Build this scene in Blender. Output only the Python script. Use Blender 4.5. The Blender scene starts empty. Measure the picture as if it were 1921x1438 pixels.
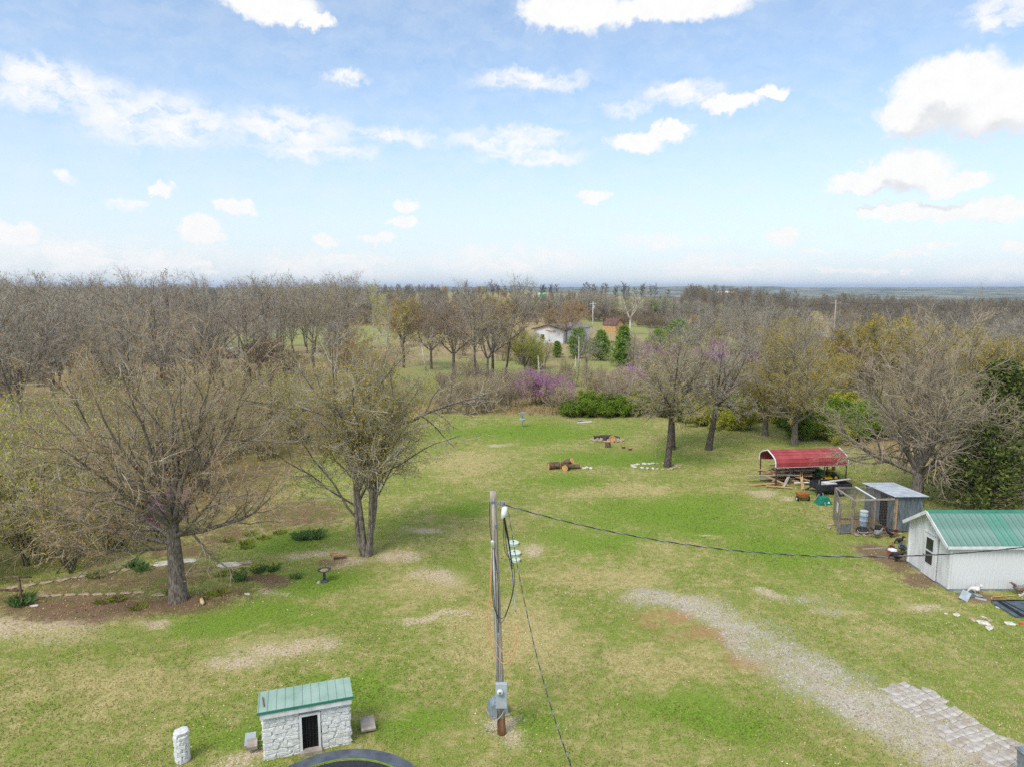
import bpy, bmesh, math, random
import numpy as np
from mathutils import Vector, Matrix
R = math.radians
sc = bpy.context.scene
# ---------------------------------------------------------------- camera
CAMZ = 13.2
cd = bpy.data.cameras.new('camera'); cam = bpy.data.objects.new('camera', cd)
sc.collection.objects.link(cam)
cam.location = (0, 0, CAMZ); cam.rotation_euler = (R(90 - 7.95), 0, 0)
cd.sensor_width = 36; cd.lens = 23.99; cd.clip_start = 0.1; cd.clip_end = 40000
sc.camera = cam
# ---------------------------------------------------------------- view
sc.view_settings.view_transform = 'Standard'; sc.view_settings.look = 'None'
sc.view_settings.exposure = 0.80; sc.view_settings.gamma = 1.0
sc.render.engine = 'CYCLES'
sc.cycles.use_denoising = False; sc.cycles.use_adaptive_sampling = True; sc.cycles.adaptive_threshold = .013
sc.cycles.max_bounces = 5; sc.cycles.diffuse_bounces = 2; sc.cycles.glossy_bounces = 2
sc.cycles.transmission_bounces = 3; sc.cycles.transparent_max_bounces = 6; sc.cycles.volume_bounces = 0
sc.cycles.caustics_reflective = False; sc.cycles.caustics_refractive = False
# ---------------------------------------------------------------- world: sky with clouds
SUN_EL, SUN_AZ = 52.0, 215.0      # degrees; azimuth clockwise from +Y (behind the camera, to the left)
W = bpy.data.worlds.new('World'); sc.world = W; W.use_nodes = True
nt = W.node_tree; nt.nodes.clear()
def nd(t, **k):
    n = nt.nodes.new(t)
    for a, v in k.items(): setattr(n, a, v)
    return n
def mth(op, a, b=None, c=None, clamp=False):
    n = nd('ShaderNodeMath', operation=op, use_clamp=clamp)
    for i, v in enumerate((a, b, c)):
        if v is None: continue
        if isinstance(v, (int, float)): n.inputs[i].default_value = v
        else: nt.links.new(v, n.inputs[i])
    return n.outputs[0]
def vmth(op, a, b=None):
    n = nd('ShaderNodeVectorMath', operation=op)
    for i, v in enumerate((a, b)):
        if v is None: continue
        if isinstance(v, tuple): n.inputs[i].default_value = v
        else: nt.links.new(v, n.inputs[i])
    return n.outputs['Value'] if op in ('LENGTH', 'DOT_PRODUCT', 'DISTANCE') else n.outputs[0]
def mixc(f, a, b):
    n = nd('ShaderNodeMix', data_type='RGBA')
    for s, v in ((n.inputs['Factor'], f), (n.inputs[6], a), (n.inputs[7], b)):
        if isinstance(v, (int, float)): s.default_value = v
        elif isinstance(v, tuple): s.default_value = (*v, 1)
        else: nt.links.new(v, s)
    return n.outputs[2]
def noise(vec, scale, detail=5, rough=.55, dim='3D'):
    n = nd('ShaderNodeTexNoise', noise_dimensions=dim); n.inputs['Scale'].default_value = scale
    n.inputs['Detail'].default_value = detail; n.inputs['Roughness'].default_value = rough
    nt.links.new(vec, n.inputs['Vector']); return n
sky = nd('ShaderNodeTexSky', sky_type='NISHITA', sun_disc=False, sun_elevation=R(SUN_EL), sun_rotation=R(SUN_AZ),
         altitude=300, air_density=1.0, dust_density=1.4, ozone_density=1.6)
skyc = vmth('MULTIPLY', sky.outputs[0], (.104, .1185, .124))
geo = nd('ShaderNodeTexCoord')
sep = nd('ShaderNodeSeparateXYZ'); nt.links.new(geo.outputs['Generated'], sep.inputs[0])
el = mth('ARCSINE', sep.outputs[2]); az = mth('ARCTAN2', sep.outputs[0], sep.outputs[1])
cmb = nd('ShaderNodeCombineXYZ'); nt.links.new(az, cmb.inputs[0]); nt.links.new(el, cmb.inputs[1])
P0 = cmb.outputs[0]
# irregular outlines: push the coordinates about before the cloud bodies are laid out
n1 = noise(P0, 16, 4, .6); n2 = noise(P0, 55, 4, .65)
w1 = vmth('SUBTRACT', n1.outputs['Color'], (.5, .5, .5)); w1 = vmth('MULTIPLY', w1, (.05, .034, 0))
w2 = vmth('SUBTRACT', n2.outputs['Color'], (.5, .5, .5)); w2 = vmth('MULTIPLY', w2, (.03, .026, 0))
P1 = vmth('ADD', P0, vmth('ADD', w1, w2))
# degrees of azimuth, elevation and half sizes, softness 0 crisp .. 1 wispy
CUMULUS = [(31.69, 13.07, 4.63, 2.49), (29.59, 11.83, 2.92, 1.72), (34.44, 12.04, 3.49, 2.77), (29.21, 8.19, 3.13, 1.73), (26.56, 7.47, 2.78, 0.97), (32.16, 7.07, 2.33, 0.88), (30.71, 5.31, 4.2, 0.73), (35.02, 5.06, 2.64, 0.77), (27.36, 5.67, 2.07, 0.49), (9.79, 11.41, 3.34, 0.79), (12.46, 11.97, 2.25, 0.7), (16.99, 13.71, 2.74, 0.74), (19.84, 14.11, 1.51, 0.58), (6.78, 7.46, 1.63, 0.54), (-21.51, 6.02, 1.59, 0.67), (-26.62, 7.02, 1.25, 0.67), (-8.25, 6.48, 1.37, 0.62), (-8.71, 5.14, 1.54, 0.46), (-24.02, 4.17, 1.76, 0.94), (-23.8, 3.51, 1.84, 0.59), (-11.16, 4.05, 1.35, 0.55), (-14.91, 3.7, 0.98, 0.5), (21.31, 4.05, 1.37, 0.64), (35.79, 2.76, 0.87, 0.42), (30.87, 3.18, 0.52, 0.33), (4.8, 20.62, 4.99, 1.72), (12.77, 20.56, 7.15, 1.18), (-18.63, 20.02, 4.14, 1.32), (-15.22, 19.35, 1.57, 0.68), (-35.75, 3.53, 1.73, 1.05), (30.03, 1.15, 0.6, 0.34), (24.81, 1.2, 1.82, 0.28), (17.51, 1.59, 1.41, 0.29), (-19.0, 1.16, 1.29, 0.19), (-31.21, 1.9, 2.08, 0.3), (19.09, 1.45, 1.51, 0.21), (-23.57, 1.17, 1.02, 0.33), (23.68, 2.92, 1.9, 0.19), (-13.69, 2.47, 1.8, 0.31), (27.36, 1.12, 1.61, 0.28), (0.43, 1.34, 1.41, 0.18), (31.29, 3.06, 1.52, 0.21), (29.44, 2.33, 2.02, 0.31), (0.6, 1.93, 1.6, 0.24), (-24.38, 1.66, 1.92, 0.17), (-32.66, 2.47, 1.12, 0.26), (-2.07, 1.76, 2.2, 0.2), (-60, 9, 6, 2.2), (64, 12, 7, 3)]
WISPY = [(-32.33, 12.99, 5.48, 1.65), (-26.65, 11.8, 6.84, 1.77), (-17.5, 12.0, 5.85, 1.51), (-33.72, 14.06, 2.06, 0.96), (-9.82, 11.81, 3.75, 0.78), (-0.02, 11.78, 5.58, 0.87), (1.68, 16.01, 4.24, 0.93), (13.38, 14.68, 3.63, 0.93), (9.1, 13.95, 1.67, 0.68), (-12.98, 15.81, 1.82, 0.51), (-28.73, 5.93, 1.51, 0.41), (1.71, 10.49, 4.74, 0.72), (-30.34, 1.89, 8.54, 1.69), (-14.69, 1.91, 6.58, 1.26), (-0.02, 2.19, 8.75, 1.08), (16.71, 1.48, 10.45, 0.63), (34.47, 0.91, 2.71, 0.79), (12.52, 3.62, 5.43, 0.5), (33.99, 17.24, 2.31, 1.37), (-32.47, 7.4, 0.93, 0.42), (-15.19, 10.41, 8.0, 0.39), (-70, 12, 14, 3)]
SC = {}
def bodies(lst, P):
    """signed field of rounded cloud bodies, laid out in three families of flatness"""
    out = None
    for a, e, ra, re in lst:
        k = min((1.8, 3.0, 6.0), key=lambda q: abs(math.log(q * re / ra))); rad = R(math.sqrt(ra * re * k))
        if (P, k) not in SC: SC[P, k] = vmth('MULTIPLY', P, (1, k, 0))
        v = mth('MULTIPLY_ADD', vmth('DISTANCE', SC[P, k], (R(a), R(e) * k, 0)), -1 / rad, 1.0)
        out = v if out is None else mth('MAXIMUM', out, v)
    return out
def ramp(v, lo, hi):
    n = nd('ShaderNodeMapRange', interpolation_type='SMOOTHSTEP'); nt.links.new(v, n.inputs[0])
    n.inputs[1].default_value = lo; n.inputs[2].default_value = hi; return n.outputs[0]
cum = bodies(CUMULUS, P1)
cumm = ramp(mth('ADD', cum, mth('MULTIPLY', mth('SUBTRACT', n2.outputs[0], .5), .5)), -.06, .34)
n3 = noise(vmth('MULTIPLY', P1, (1, 2.2, 0)), 22, 4, .62)
wis = bodies(WISPY, P1)
wism = mth('MULTIPLY', ramp(wis, -.3, .6), ramp(n3.outputs[0], .26, .62))
wism = mth('MULTIPLY', wism, .95)
# the same broken cloud goes on overhead and behind, on a flat cloud deck
zz = mth('MAXIMUM', sep.outputs[2], .08)
dv = nd('ShaderNodeCombineXYZ'); nt.links.new(mth('DIVIDE', sep.outputs[0], zz), dv.inputs[0]); nt.links.new(mth('DIVIDE', sep.outputs[1], zz), dv.inputs[1])
n4 = noise(dv.outputs[0], 1.3, 4, .58)
deck = mth('MULTIPLY', ramp(n4.outputs[0], .44, .6), ramp(el, R(22), R(30)))
behind = mth('MULTIPLY', ramp(n4.outputs[0], .46, .6), mth('MULTIPLY', ramp(sep.outputs[1], .35, .1), ramp(el, R(4), R(9))))
deck = mth('MAXIMUM', deck, behind)
cov = mth('MAXIMUM', mth('MAXIMUM', cumm, wism), deck)
# cloud colour: bright tops, soft grey undersides from a displaced sample of the same bodies
cum2 = bodies(CUMULUS[:9], vmth('ADD', P1, (R(.35), R(1.3), 0)))
lit = mth('MULTIPLY', ramp(mth('ADD', mth('SUBTRACT', cum2, cum), mth('MULTIPLY', mth('SUBTRACT', n1.outputs[0], .5), .5)), -.02, .55), mth('MULTIPLY', ramp(cum, -.05, .12), .5))
lit = mth('ADD', lit, mth('MULTIPLY', ramp(n2.outputs[0], .35, .7), .10))
cloudc = mixc(lit, (.585, .585, .58), (.37, .39, .42))
# thin veil of vapour that whitens the blue, strongest near the horizon
veil = mth('ADD', mth('MULTIPLY', ramp(el, R(18), R(0)), .48), .27)
veil = mth('ADD', veil, mth('MULTIPLY', mth('SUBTRACT', n3.outputs[0], .5), .5))
skyv = mixc(veil, skyc, (.505, .54, .58))
col = mixc(cov, skyv, cloudc)
bg = nd('ShaderNodeBackground'); nt.links.new(col, bg.inputs[0]); bg.inputs[1].default_value = 1.0
wo = nd('ShaderNodeOutputWorld'); nt.links.new(bg.outputs[0], wo.inputs[0])
W.cycles.sampling_method = 'MANUAL'; W.cycles.sample_map_resolution = 512
# ---------------------------------------------------------------- sun behind thin cloud
sl = bpy.data.lights.new('sun', 'SUN'); sl.energy = 1.5; sl.angle = R(22); sl.color = (1, .95, .87)
so = bpy.data.objects.new('sun', sl); sc.collection.objects.link(so)
sa, se = R(SUN_AZ), R(SUN_EL)
sd = Vector((math.sin(sa) * math.cos(se), math.cos(sa) * math.cos(se), math.sin(se)))
so.rotation_euler = sd.to_track_quat('Z', 'Y').to_euler()
# ================================================================ helpers
COL = sc.collection.objects
def srgb(r, g, b):
    f = lambda c: ((c / 255 + .055) / 1.055) ** 2.4 if c > 10 else c / 255 / 12.92
    return (f(r), f(g), f(b))
MATS = {}
def mat(name, c1, c2=None, scale=8.0, rough=.85, metal=0.0, bump=0.0, bscale=None, spec=.3, detail=4, attr=None, stretch=None, trans=0.0, ramp=(.35, .65)):
    """procedural principled material: two colours broken up by noise, optional bump and per-face colour attribute"""
    if name in MATS: return MATS[name]
    m = bpy.data.materials.new(name); m.use_nodes = True; t = m.node_tree; L = t.links
    b = t.nodes['Principled BSDF']; b.inputs['Roughness'].default_value = rough; b.inputs['Metallic'].default_value = metal
    b.inputs['Specular IOR Level'].default_value = spec
    tc = t.nodes.new('ShaderNodeTexCoord'); vec = tc.outputs['Object']
    if stretch:
        mp = t.nodes.new('ShaderNodeMapping'); mp.inputs['Scale'].default_value = stretch; L.new(vec, mp.inputs[0]); vec = mp.outputs[0]
    n = t.nodes.new('ShaderNodeTexNoise'); n.inputs['Scale'].default_value = scale; n.inputs['Detail'].default_value = detail; L.new(vec, n.inputs['Vector'])
    cr = t.nodes.new('ShaderNodeValToRGB'); cr.color_ramp.elements[0].position, cr.color_ramp.elements[1].position = ramp
    cr.color_ramp.elements[0].color = (*c1, 1); cr.color_ramp.elements[1].color = (*(c2 or c1), 1)
    if attr:
        a = t.nodes.new('ShaderNodeAttribute'); a.attribute_name = attr
        mx = t.nodes.new('ShaderNodeMath'); mx.operation = 'MULTIPLY_ADD'; mx.inputs[1].default_value = .25; L.new(n.outputs[0], mx.inputs[0])
        mm = t.nodes.new('ShaderNodeMath'); mm.operation = 'SUBTRACT'; mm.inputs[1].default_value = .125; L.new(a.outputs['Fac'], mm.inputs[0]); L.new(mm.outputs[0], mx.inputs[2])
        L.new(mx.outputs[0], cr.inputs[0]); cr.color_ramp.elements[0].position = 0; cr.color_ramp.elements[1].position = 1
    else: L.new(n.outputs[0], cr.inputs[0])
    L.new(cr.outputs[0], b.inputs['Base Color'])
    if bump:
        n2 = t.nodes.new('ShaderNodeTexNoise'); n2.inputs['Scale'].default_value = bscale or scale * 3; n2.inputs['Detail'].default_value = 4; L.new(vec, n2.inputs['Vector'])
        bp = t.nodes.new('ShaderNodeBump'); bp.inputs['Strength'].default_value = bump; bp.inputs['Distance'].default_value = .02; L.new(n2.outputs[0], bp.inputs['Height']); L.new(bp.outputs[0], b.inputs['Normal'])
    if trans:
        tr = t.nodes.new('ShaderNodeBsdfTranslucent'); L.new(cr.outputs[0], tr.inputs[0])
        ms = t.nodes.new('ShaderNodeMixShader'); ms.inputs[0].default_value = trans
        L.new(b.outputs[0], ms.inputs[1]); L.new(tr.outputs[0], ms.inputs[2]); L.new(ms.outputs[0], t.nodes['Material Output'].inputs[0])
    MATS[name] = m; return m
def npmesh(name, V, F, smooth=False, attr=None):
    """numpy verts and equal-sided faces -> mesh"""
    me = bpy.data.meshes.new(name); V = np.ascontiguousarray(V, np.float32); F = np.ascontiguousarray(F, np.int32)
    n, k = F.shape
    me.vertices.add(len(V)); me.vertices.foreach_set('co', V.ravel())
    me.loops.add(n * k); me.loops.foreach_set('vertex_index', F.ravel())
    me.polygons.add(n); me.polygons.foreach_set('loop_start', np.arange(0, n * k, k, dtype=np.int32))
    if smooth: me.polygons.foreach_set('use_smooth', np.ones(n, bool))
    if attr is not None:
        for an, (dom, val) in attr.items():
            a = me.attributes.new(an, 'FLOAT', dom); a.data.foreach_set('value', np.ascontiguousarray(val, np.float32))
    me.update(calc_edges=True); return me
class MB:
    def __init__(s): s.v = []; s.f = []
    def add(s, vs, fs):
        o = len(s.v); s.v += [tuple(map(float, p)) for p in vs]; s.f += [tuple(i + o for i in f) for f in fs]; return s
    def box(s, c, d, rz=0, rx=0, ry=0):
        m = Matrix.Translation(c) @ Matrix.Rotation(rz, 4, 'Z') @ Matrix.Rotation(ry, 4, 'Y') @ Matrix.Rotation(rx, 4, 'X')
        x, y, z = d[0] / 2, d[1] / 2, d[2] / 2
        vs = [m @ Vector((sx * x, sy * y, sz * z)) for sx in (-1, 1) for sy in (-1, 1) for sz in (-1, 1)]
        return s.add(vs, [(0, 1, 3, 2), (4, 6, 7, 5), (0, 4, 5, 1), (2, 3, 7, 6), (0, 2, 6, 4), (1, 5, 7, 3)])
    def bar(s, a, b, w, h=None):
        a, b = Vector(a), Vector(b); d = b - a; l = d.length; h = h or w
        q = d.to_track_quat('X', 'Z').to_matrix().to_4x4(); m = Matrix.Translation((a + b) / 2) @ q
        vs = [m @ Vector((sx * l / 2, sy * w / 2, sz * h / 2)) for sx in (-1, 1) for sy in (-1, 1) for sz in (-1, 1)]
        return s.add(vs, [(0, 1, 3, 2), (4, 6, 7, 5), (0, 4, 5, 1), (2, 3, 7, 6), (0, 2, 6, 4), (1, 5, 7, 3)])
    def tube(s, pts, r, n=8, cap=True):
        pts = [Vector(p) for p in pts]; k = len(pts); rs = r if isinstance(r, (list, tuple)) else [r] * k
        vs = []; u = None
        for i, p in enumerate(pts):
            t = (pts[min(i + 1, k - 1)] - pts[max(i - 1, 0)]).normalized()
            if u is None: u = t.orthogonal().normalized()
            u = (u - t * u.dot(t)).normalized(); w = t.cross(u)
            vs += [p + (u * math.cos(2 * math.pi * j / n) + w * math.sin(2 * math.pi * j / n)) * rs[i] for j in range(n)]
        fs = [(i * n + j, i * n + (j + 1) % n, (i + 1) * n + (j + 1) % n, (i + 1) * n + j) for i in range(k - 1) for j in range(n)]
        if cap: fs += [tuple(range(n))[::-1], tuple((k - 1) * n + j for j in range(n))]
        return s.add(vs, fs)
    def lathe(s, prof, n=20, c=(0, 0, 0)):
        vs = [(c[0] + r * math.cos(2 * math.pi * j / n), c[1] + r * math.sin(2 * math.pi * j / n), c[2] + z) for r, z in prof for j in range(n)]
        k = len(prof); fs = [(i * n + j, i * n + (j + 1) % n, (i + 1) * n + (j + 1) % n, (i + 1) * n + j) for i in range(k - 1) for j in range(n)]
        fs += [tuple(range(n))[::-1], tuple((k - 1) * n + j for j in range(n))]
        return s.add(vs, fs)
    def prism(s, poly, z0, z1):
        n = len(poly); vs = [(x, y, z0) for x, y in poly] + [(x, y, z1) for x, y in poly]
        return s.add(vs, [tuple(range(n))[::-1], tuple(range(n, 2 * n))] + [(i, (i + 1) % n, n + (i + 1) % n, n + i) for i in range(n)])
    def mesh(s, name, smooth=False):
        me = bpy.data.meshes.new(name); me.from_pydata(s.v, [], s.f)
        if smooth: me.polygons.foreach_set('use_smooth', [True] * len(me.polygons))
        me.update(); return me
    def build(s, name, m, parent=None, smooth=False, bevel=0):
        return put(name, s.mesh(name, smooth), m, parent, bevel=bevel)
def put(name, me, m=None, parent=None, loc=None, rot=None, scale=None, bevel=0):
    o = bpy.data.objects.new(name, me); COL.link(o)
    if m is not None and not me.materials: me.materials.append(m)
    if parent is not None: o.parent = parent
    if loc is not None: o.location = loc
    if rot is not None: o.rotation_euler = rot if isinstance(rot, (tuple, Vector)) else (0, 0, rot)
    if scale is not None: o.scale = scale if isinstance(scale, tuple) else (scale,) * 3
    if bevel:
        b = o.modifiers.new('bevel', 'BEVEL'); b.width = bevel; b.segments = 2; b.limit_method = 'ANGLE'
    return o
def tag(o, label, cat, group=None):
    o['label'] = label; o['category'] = cat
    if group: o['group'] = group
    return o
def thing(name, label, cat, loc=(0, 0, 0), rz=0.0, group=None):
    o = bpy.data.objects.new(name, None); COL.link(o); o.empty_display_size = .2
    o.location = loc; o.rotation_euler = (0, 0, rz); return tag(o, label, cat, group)
def dup(root, loc, rz, scale=1.0, label=None, group=None, name=None):
    r = root.copy(); COL.link(r); r.location = loc; r.rotation_euler = (0, 0, rz); r.scale = scale if isinstance(scale, tuple) else (scale,) * 3
    if label: r['label'] = label
    if group: r['group'] = group
    if name: r.name = name
    for ch in list(root.children):
        c = ch.copy(); COL.link(c); c.parent = r
        for g in list(ch.children):
            d = g.copy(); COL.link(d); d.parent = c
    return r
def ss(a, b, v):
    t = np.clip((v - a) / (b - a), 0, 1); return t * t * (3 - 2 * t)
def vnoise(x, y, s, seed=0):
    x = np.asarray(x, float) / s; y = np.asarray(y, float) / s
    xi = np.floor(x); yi = np.floor(y); fx = x - xi; fy = y - yi; fx = fx * fx * (3 - 2 * fx); fy = fy * fy * (3 - 2 * fy)
    def h(a, b):
        q = np.sin(a * 127.1 + b * 311.7 + seed * 74.7) * 43758.5453; return q - np.floor(q)
    return (h(xi, yi) * (1 - fx) + h(xi + 1, yi) * fx) * (1 - fy) + (h(xi, yi + 1) * (1 - fx) + h(xi + 1, yi + 1) * fx) * fy
def fbm(x, y, s, seed=0, o=4):
    t = 0; a = .5
    for i in range(o): t = t + a * vnoise(x, y, s / 2 ** i, seed + i); a *= .5
    return t / (1 - .5 ** o)
# ================================================================ ground
def terr(x, y):
    x = np.asarray(x, float); y = np.asarray(y, float)
    h = -1.6 * ss(12, 45, -x) * ss(22, 42, y) * (1 - ss(120, 260, y))
    h = h - 1.2 * ss(60, 100, y) * (1 - ss(180, 300, y))
    h = h + 7.0 * ss(230, 470, y) * (1 - ss(95, 230, x)) * (1 - ss(900, 1600, y))
    h = h - 7.0 * ss(28, 110, x) * ss(60, 170, y) * (1 - .75 * ss(230, 420, y))
    h = h - 17 * ss(250, 1000, y) * ss(90, 330, x)
    h = h + (33 + 6 * np.sin(x / 700.) + 3 * np.sin(x / 230. + 1)) * ss(2600, 5200, y) * ss(-800, 900, x) + 12 * ss(2600, 5200, y) * (1 - ss(-800, 900, x))
    return h
def gz(x, y): return float(terr(x, y))
PATCH = [('D',-8.3,23.8,2.6,1.0), ('D',-9.7,22.8,1.5,0.6), ('D',-2.8,26.0,2.4,0.5), ('D',-4.7,36.2,1.3,0.7), ('D',-8.2,31.2,2.0,0.9), ('D',-5.5,32.0,1.6,1.1), ('D',-18.2,25.8,2.8,1.3), ('D',-14.1,25.7,1.3,0.5), ('D',0.7,33.4,1.1,1.4), ('D',15.9,42.9,1.0,0.7), ('D',17.4,42.4,0.7,0.6), ('D',10.8,28.4,1.2,0.6), ('C',7.6,24.4,2.2,1.3), ('C',8.6,22.7,1.8,1.0), ('C',6.4,25.9,1.3,.7), ('B',18.7,32.6,1.9,2.3), ('B',18.6,29.8,1.2,1.3), ('D',-7.8,17.9,0.6,0.5), ('D',-1.4,56.6,1.6,1.0), ('D',-4.2,18.0,0.9,0.35), ('D',10.6,35.1,0.8,0.4), ('B',20.2,27.9,1.8,0.7), ('D',17.0,27.1,1.3,0.7), ('D',-10.8,28.4,1.4,0.5), ('D',-.3,19.0,.7,.9), ('D',-3.2,30.2,1.5,1.2),
('L',9.7,38.7,6.0,4.4), ('L',11,36.8,4,2.4), ('L',-10.8,26.2,3.6,1.3), ('L',9.2,52.0,6.7,3.0), ('L',-2.6,39.7,1.9,1.4), ('L',-11.4,34.9,2.0,1.6), ('L',0.6,19.2,1.5,0.8), ('L',6.0,19.7,2.0,1.1), ('L',-7.2,19.2,2.0,1.0), ('L',-5.6,20.9,2.6,0.9), ('L',-2.6,19.4,1.6,1.0), ('L',3.7,46.1,3.0,1.9), ('L',5.1,34.9,3.4,1.6), ('L',2,62,9,5), ('L',14,33.5,2.6,3.2), ('L',-9,29.2,3,1.2),
('Y',0.4,24.3,3.0,3.2), ('Y',7.3,43.5,4.6,1.4), ('Y',3.5,30.1,3.7,1.5), ('Y',-3.3,50.4,3.2,4.8), ('Y',-3.4,28.9,2.2,1.7), ('Y',16.5,48.9,2.4,1.8), ('Y',-13,21.5,4,1.4), ('Y',4.5,22.5,2.5,1.5),
('M',-14.3,27.6,3.8,1.3), ('M',-19.5,27.4,6,1.9), ('D',-20.5,25.2,5,1.7), ('B',-17.5,26.6,4.5,1.4), ('B',-14.8,27.2,3.0,1.0), ('B',-11.5,29.3,1.8,.8), ('D',-9.5,32.6,2.2,.9), ('M',-9.2,31.2,1.6,.7), ('M',-19.3,29.4,4.9,1.8), ('M',-16.4,30.2,3.5,1.5), ('M',-11.6,29.2,1.7,0.8), ('M',-12.7,39.2,4.5,4.0), ('M',-15.1,35.7,2.4,2.5), ('M',-16.4,33.5,3.3,1.9), ('G',12.3,28.1,2.1,0.9), ('G',12.9,26.9,1.3,0.7), ('B',20.4,36.9,2.0,2.0), ('B',20.4,46.1,3.2,1.6)]
DRIVE = [(5.9, 27.9), (7.73, 26.7), (9.34, 24.34), (10.54, 22.42), (11.62, 20.69), (12.4, 18.67), (13.2, 16.5), (14.2, 13), (15, 8)]
def masks(x, y):
    x = np.asarray(x, float); y = np.asarray(y, float)
    wx = x + (fbm(x, y, 2.4, 5) - .5) * 2.6; wy = y + (fbm(x, y, 2.4, 9) - .5) * 2.6
    M = {k: np.zeros_like(x) for k in 'DCBLYMG'}
    for k, cx, cy, rx, ry in PATCH:
        d = np.sqrt(((wx - cx) / rx) ** 2 + ((wy - cy) / ry) ** 2)
        M[k] = np.maximum(M[k], 1 - ss(.1, 1.45, d))
    best = np.full_like(x, 99.)
    for i in range(len(DRIVE) - 1):
        a = np.array(DRIVE[i]); b = np.array(DRIVE[i + 1]); d = b - a
        t = np.clip(((wx - a[0]) * d[0] + (wy - a[1]) * d[1]) / (d @ d), 0, 1)
        q = np.hypot(wx - a[0] - t * d[0], wy - a[1] - t * d[1]) / (.75 + 1.0 * min(1, (i + .6) / 2.6)); best = np.minimum(best, q)
    M['G'] = np.maximum(M['G'] * .62, (1 - ss(.35, 1.75, best)) * (.62 + .5 * fbm(x, y, 1.8, 19)))
    # edge of the mown lawn, then leaf litter under the left wood, rough pasture beyond
    far = ss(68, 73, y + 3 * (vnoise(x, y, 9, 3) - .5) + .05 * np.maximum(x - 8, 0) ** 1.4 - 3 * ss(0, 8, -x))
    left = ss(0, 4, -(x + 12.5 + 2 * (vnoise(x, y, 6, 4) - .5)) + .0 * y) * ss(31, 38, y)
    right = ss(0, 5, x - (26 + .0 * y)) * ss(38, 42, y)
    M['W'] = left * (.72 + .5 * (fbm(x, y, 7, 17) - .5)) * (1 - ss(85, 140, y) * .75) * (1 - ss(170, 230, y))
    M['F'] = np.maximum(np.maximum(far, right), left * ss(60, 90, y))
    f2 = fbm(x, y, 55, 11); f3 = fbm(x * .6, y, 16, 12)
    M['E'] = ss(.45, .62, f2)                                        # green or tan pasture
    M['W'] = np.maximum(M['W'], ss(.48, .6, f3) * far * .6 * (1 - ss(140, 180, y)))
    M['H'] = ss(1480, 1560, y + 60 * (vnoise(x, y, 300, 5) - .5)) * ss(100, 300, x) + ss(1700, 1800, y) * (1 - ss(100, 300, x))                                        # wooded hills far off
    M['P'] = (1 - ss(0, 40, np.abs(y - 1330 - 60 * (vnoise(x, y, 800, 3) - .5)) - 110)) * ss(150, 400, x)
    return M
xs = np.concatenate([-np.geomspace(32, 9000, 90)[::-1][:-1], np.arange(-32, 32.01, .3), np.geomspace(32, 9000, 90)[1:]])
ys = np.concatenate([np.array([-400, -150, -60, -25, -5, 5, 9, 11]), np.arange(12, 76.01, .28), np.geomspace(76, 14000, 170)[1:]])
GX, GY = np.meshgrid(xs, ys); nx, ny = len(xs), len(ys)
fade = (1 - ss(70, 90, np.maximum(np.abs(GX) * 2, GY)))
GZ = terr(GX, GY) + fade * ((fbm(GX, GY, 5, 21) - .5) * .16 + (fbm(GX, GY, .9, 22, 3) - .5) * .05)
GZ = GZ + ss(2700, 3600, GY) * ((fbm(GX, GY, 160, 31) - .5) * 16 + (fbm(GX, GY, 900, 33) - .5) * 26)
V = np.stack([GX, GY, GZ], -1).reshape(-1, 3)
ii = (np.arange(ny - 1)[:, None] * nx + np.arange(nx - 1)[None, :]).ravel()
F = np.stack([ii, ii + 1, ii + nx + 1, ii + nx], -1)
MK = masks(V[:, 0], V[:, 1])
gme = npmesh('ground', V, F, True, {'m' + k: ('POINT', v) for k, v in MK.items()})
gm = bpy.data.materials.new('ground'); gm.use_nodes = True; nt = gm.node_tree
B = nt.nodes['Principled BSDF']; B.inputs['Roughness'].default_value = .95; B.inputs['Specular IOR Level'].default_value = .1
tc = nd('ShaderNodeTexCoord'); OV = tc.outputs['Object']
def at(n): a = nd('ShaderNodeAttribute'); a.attribute_name = n; return a.outputs['Fac']
def N(s, d=4, r=.6): return noise(OV, s, d, r).outputs[0]
fine, mid, big, vfine = N(7, 4, .7), N(1.1, 5, .62), N(.22, 4, .55), N(26, 3, .7)
def rampn(v, lo, hi):
    n = nd('ShaderNodeMapRange', interpolation_type='SMOOTHSTEP'); nt.links.new(v, n.inputs[0]); n.inputs[1].default_value = lo; n.inputs[2].default_value = hi; return n.outputs[0]
# lawn: fresh blades among straw
tuft = N(14, 3, .75); clod = N(3.0, 4, .65)
g = mth('ADD', mth('ADD', mth('MULTIPLY', tuft, .75), mth('MULTIPLY', clod, .85)), mth('ADD', mth('MULTIPLY', mid, .70), mth('MULTIPLY', big, .60)))
g = mth('ADD', g, mth('MULTIPLY', at('mL'), .26)); g = mth('SUBTRACT', g, mth('MULTIPLY', at('mY'), .20))
fresh = rampn(g, 1.20, 1.62)
straw = mixc(rampn(tuft, .3, .7), srgb(148, 136, 84), srgb(202, 189, 136)); straw = mixc(mth('MULTIPLY', rampn(clod, .5, .7), .5), straw, srgb(158, 136, 96))
green = mixc(rampn(vfine, .3, .7), srgb(90, 112, 38), srgb(150, 166, 74))
green = mixc(mth('MULTIPLY', at('mL'), .8), green, mixc(rampn(tuft, .3, .7), srgb(84, 118, 34), srgb(136, 166, 58)))
lawn = mixc(fresh, straw, green)
def edge(a, k=.8, lo=.42, hi=.62, k2=2.6):
    k = k * k2; lo -= .1; hi += .12   # break a soft mask up with fine noise
    return rampn(mth('ADD', a, mth('MULTIPLY', mth('SUBTRACT', mth('ADD', mth('ADD', mth('MULTIPLY', tuft, .35), mth('MULTIPLY', clod, .35)), mth('MULTIPLY', mid, .30)), .5), k)), lo, hi)
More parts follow.
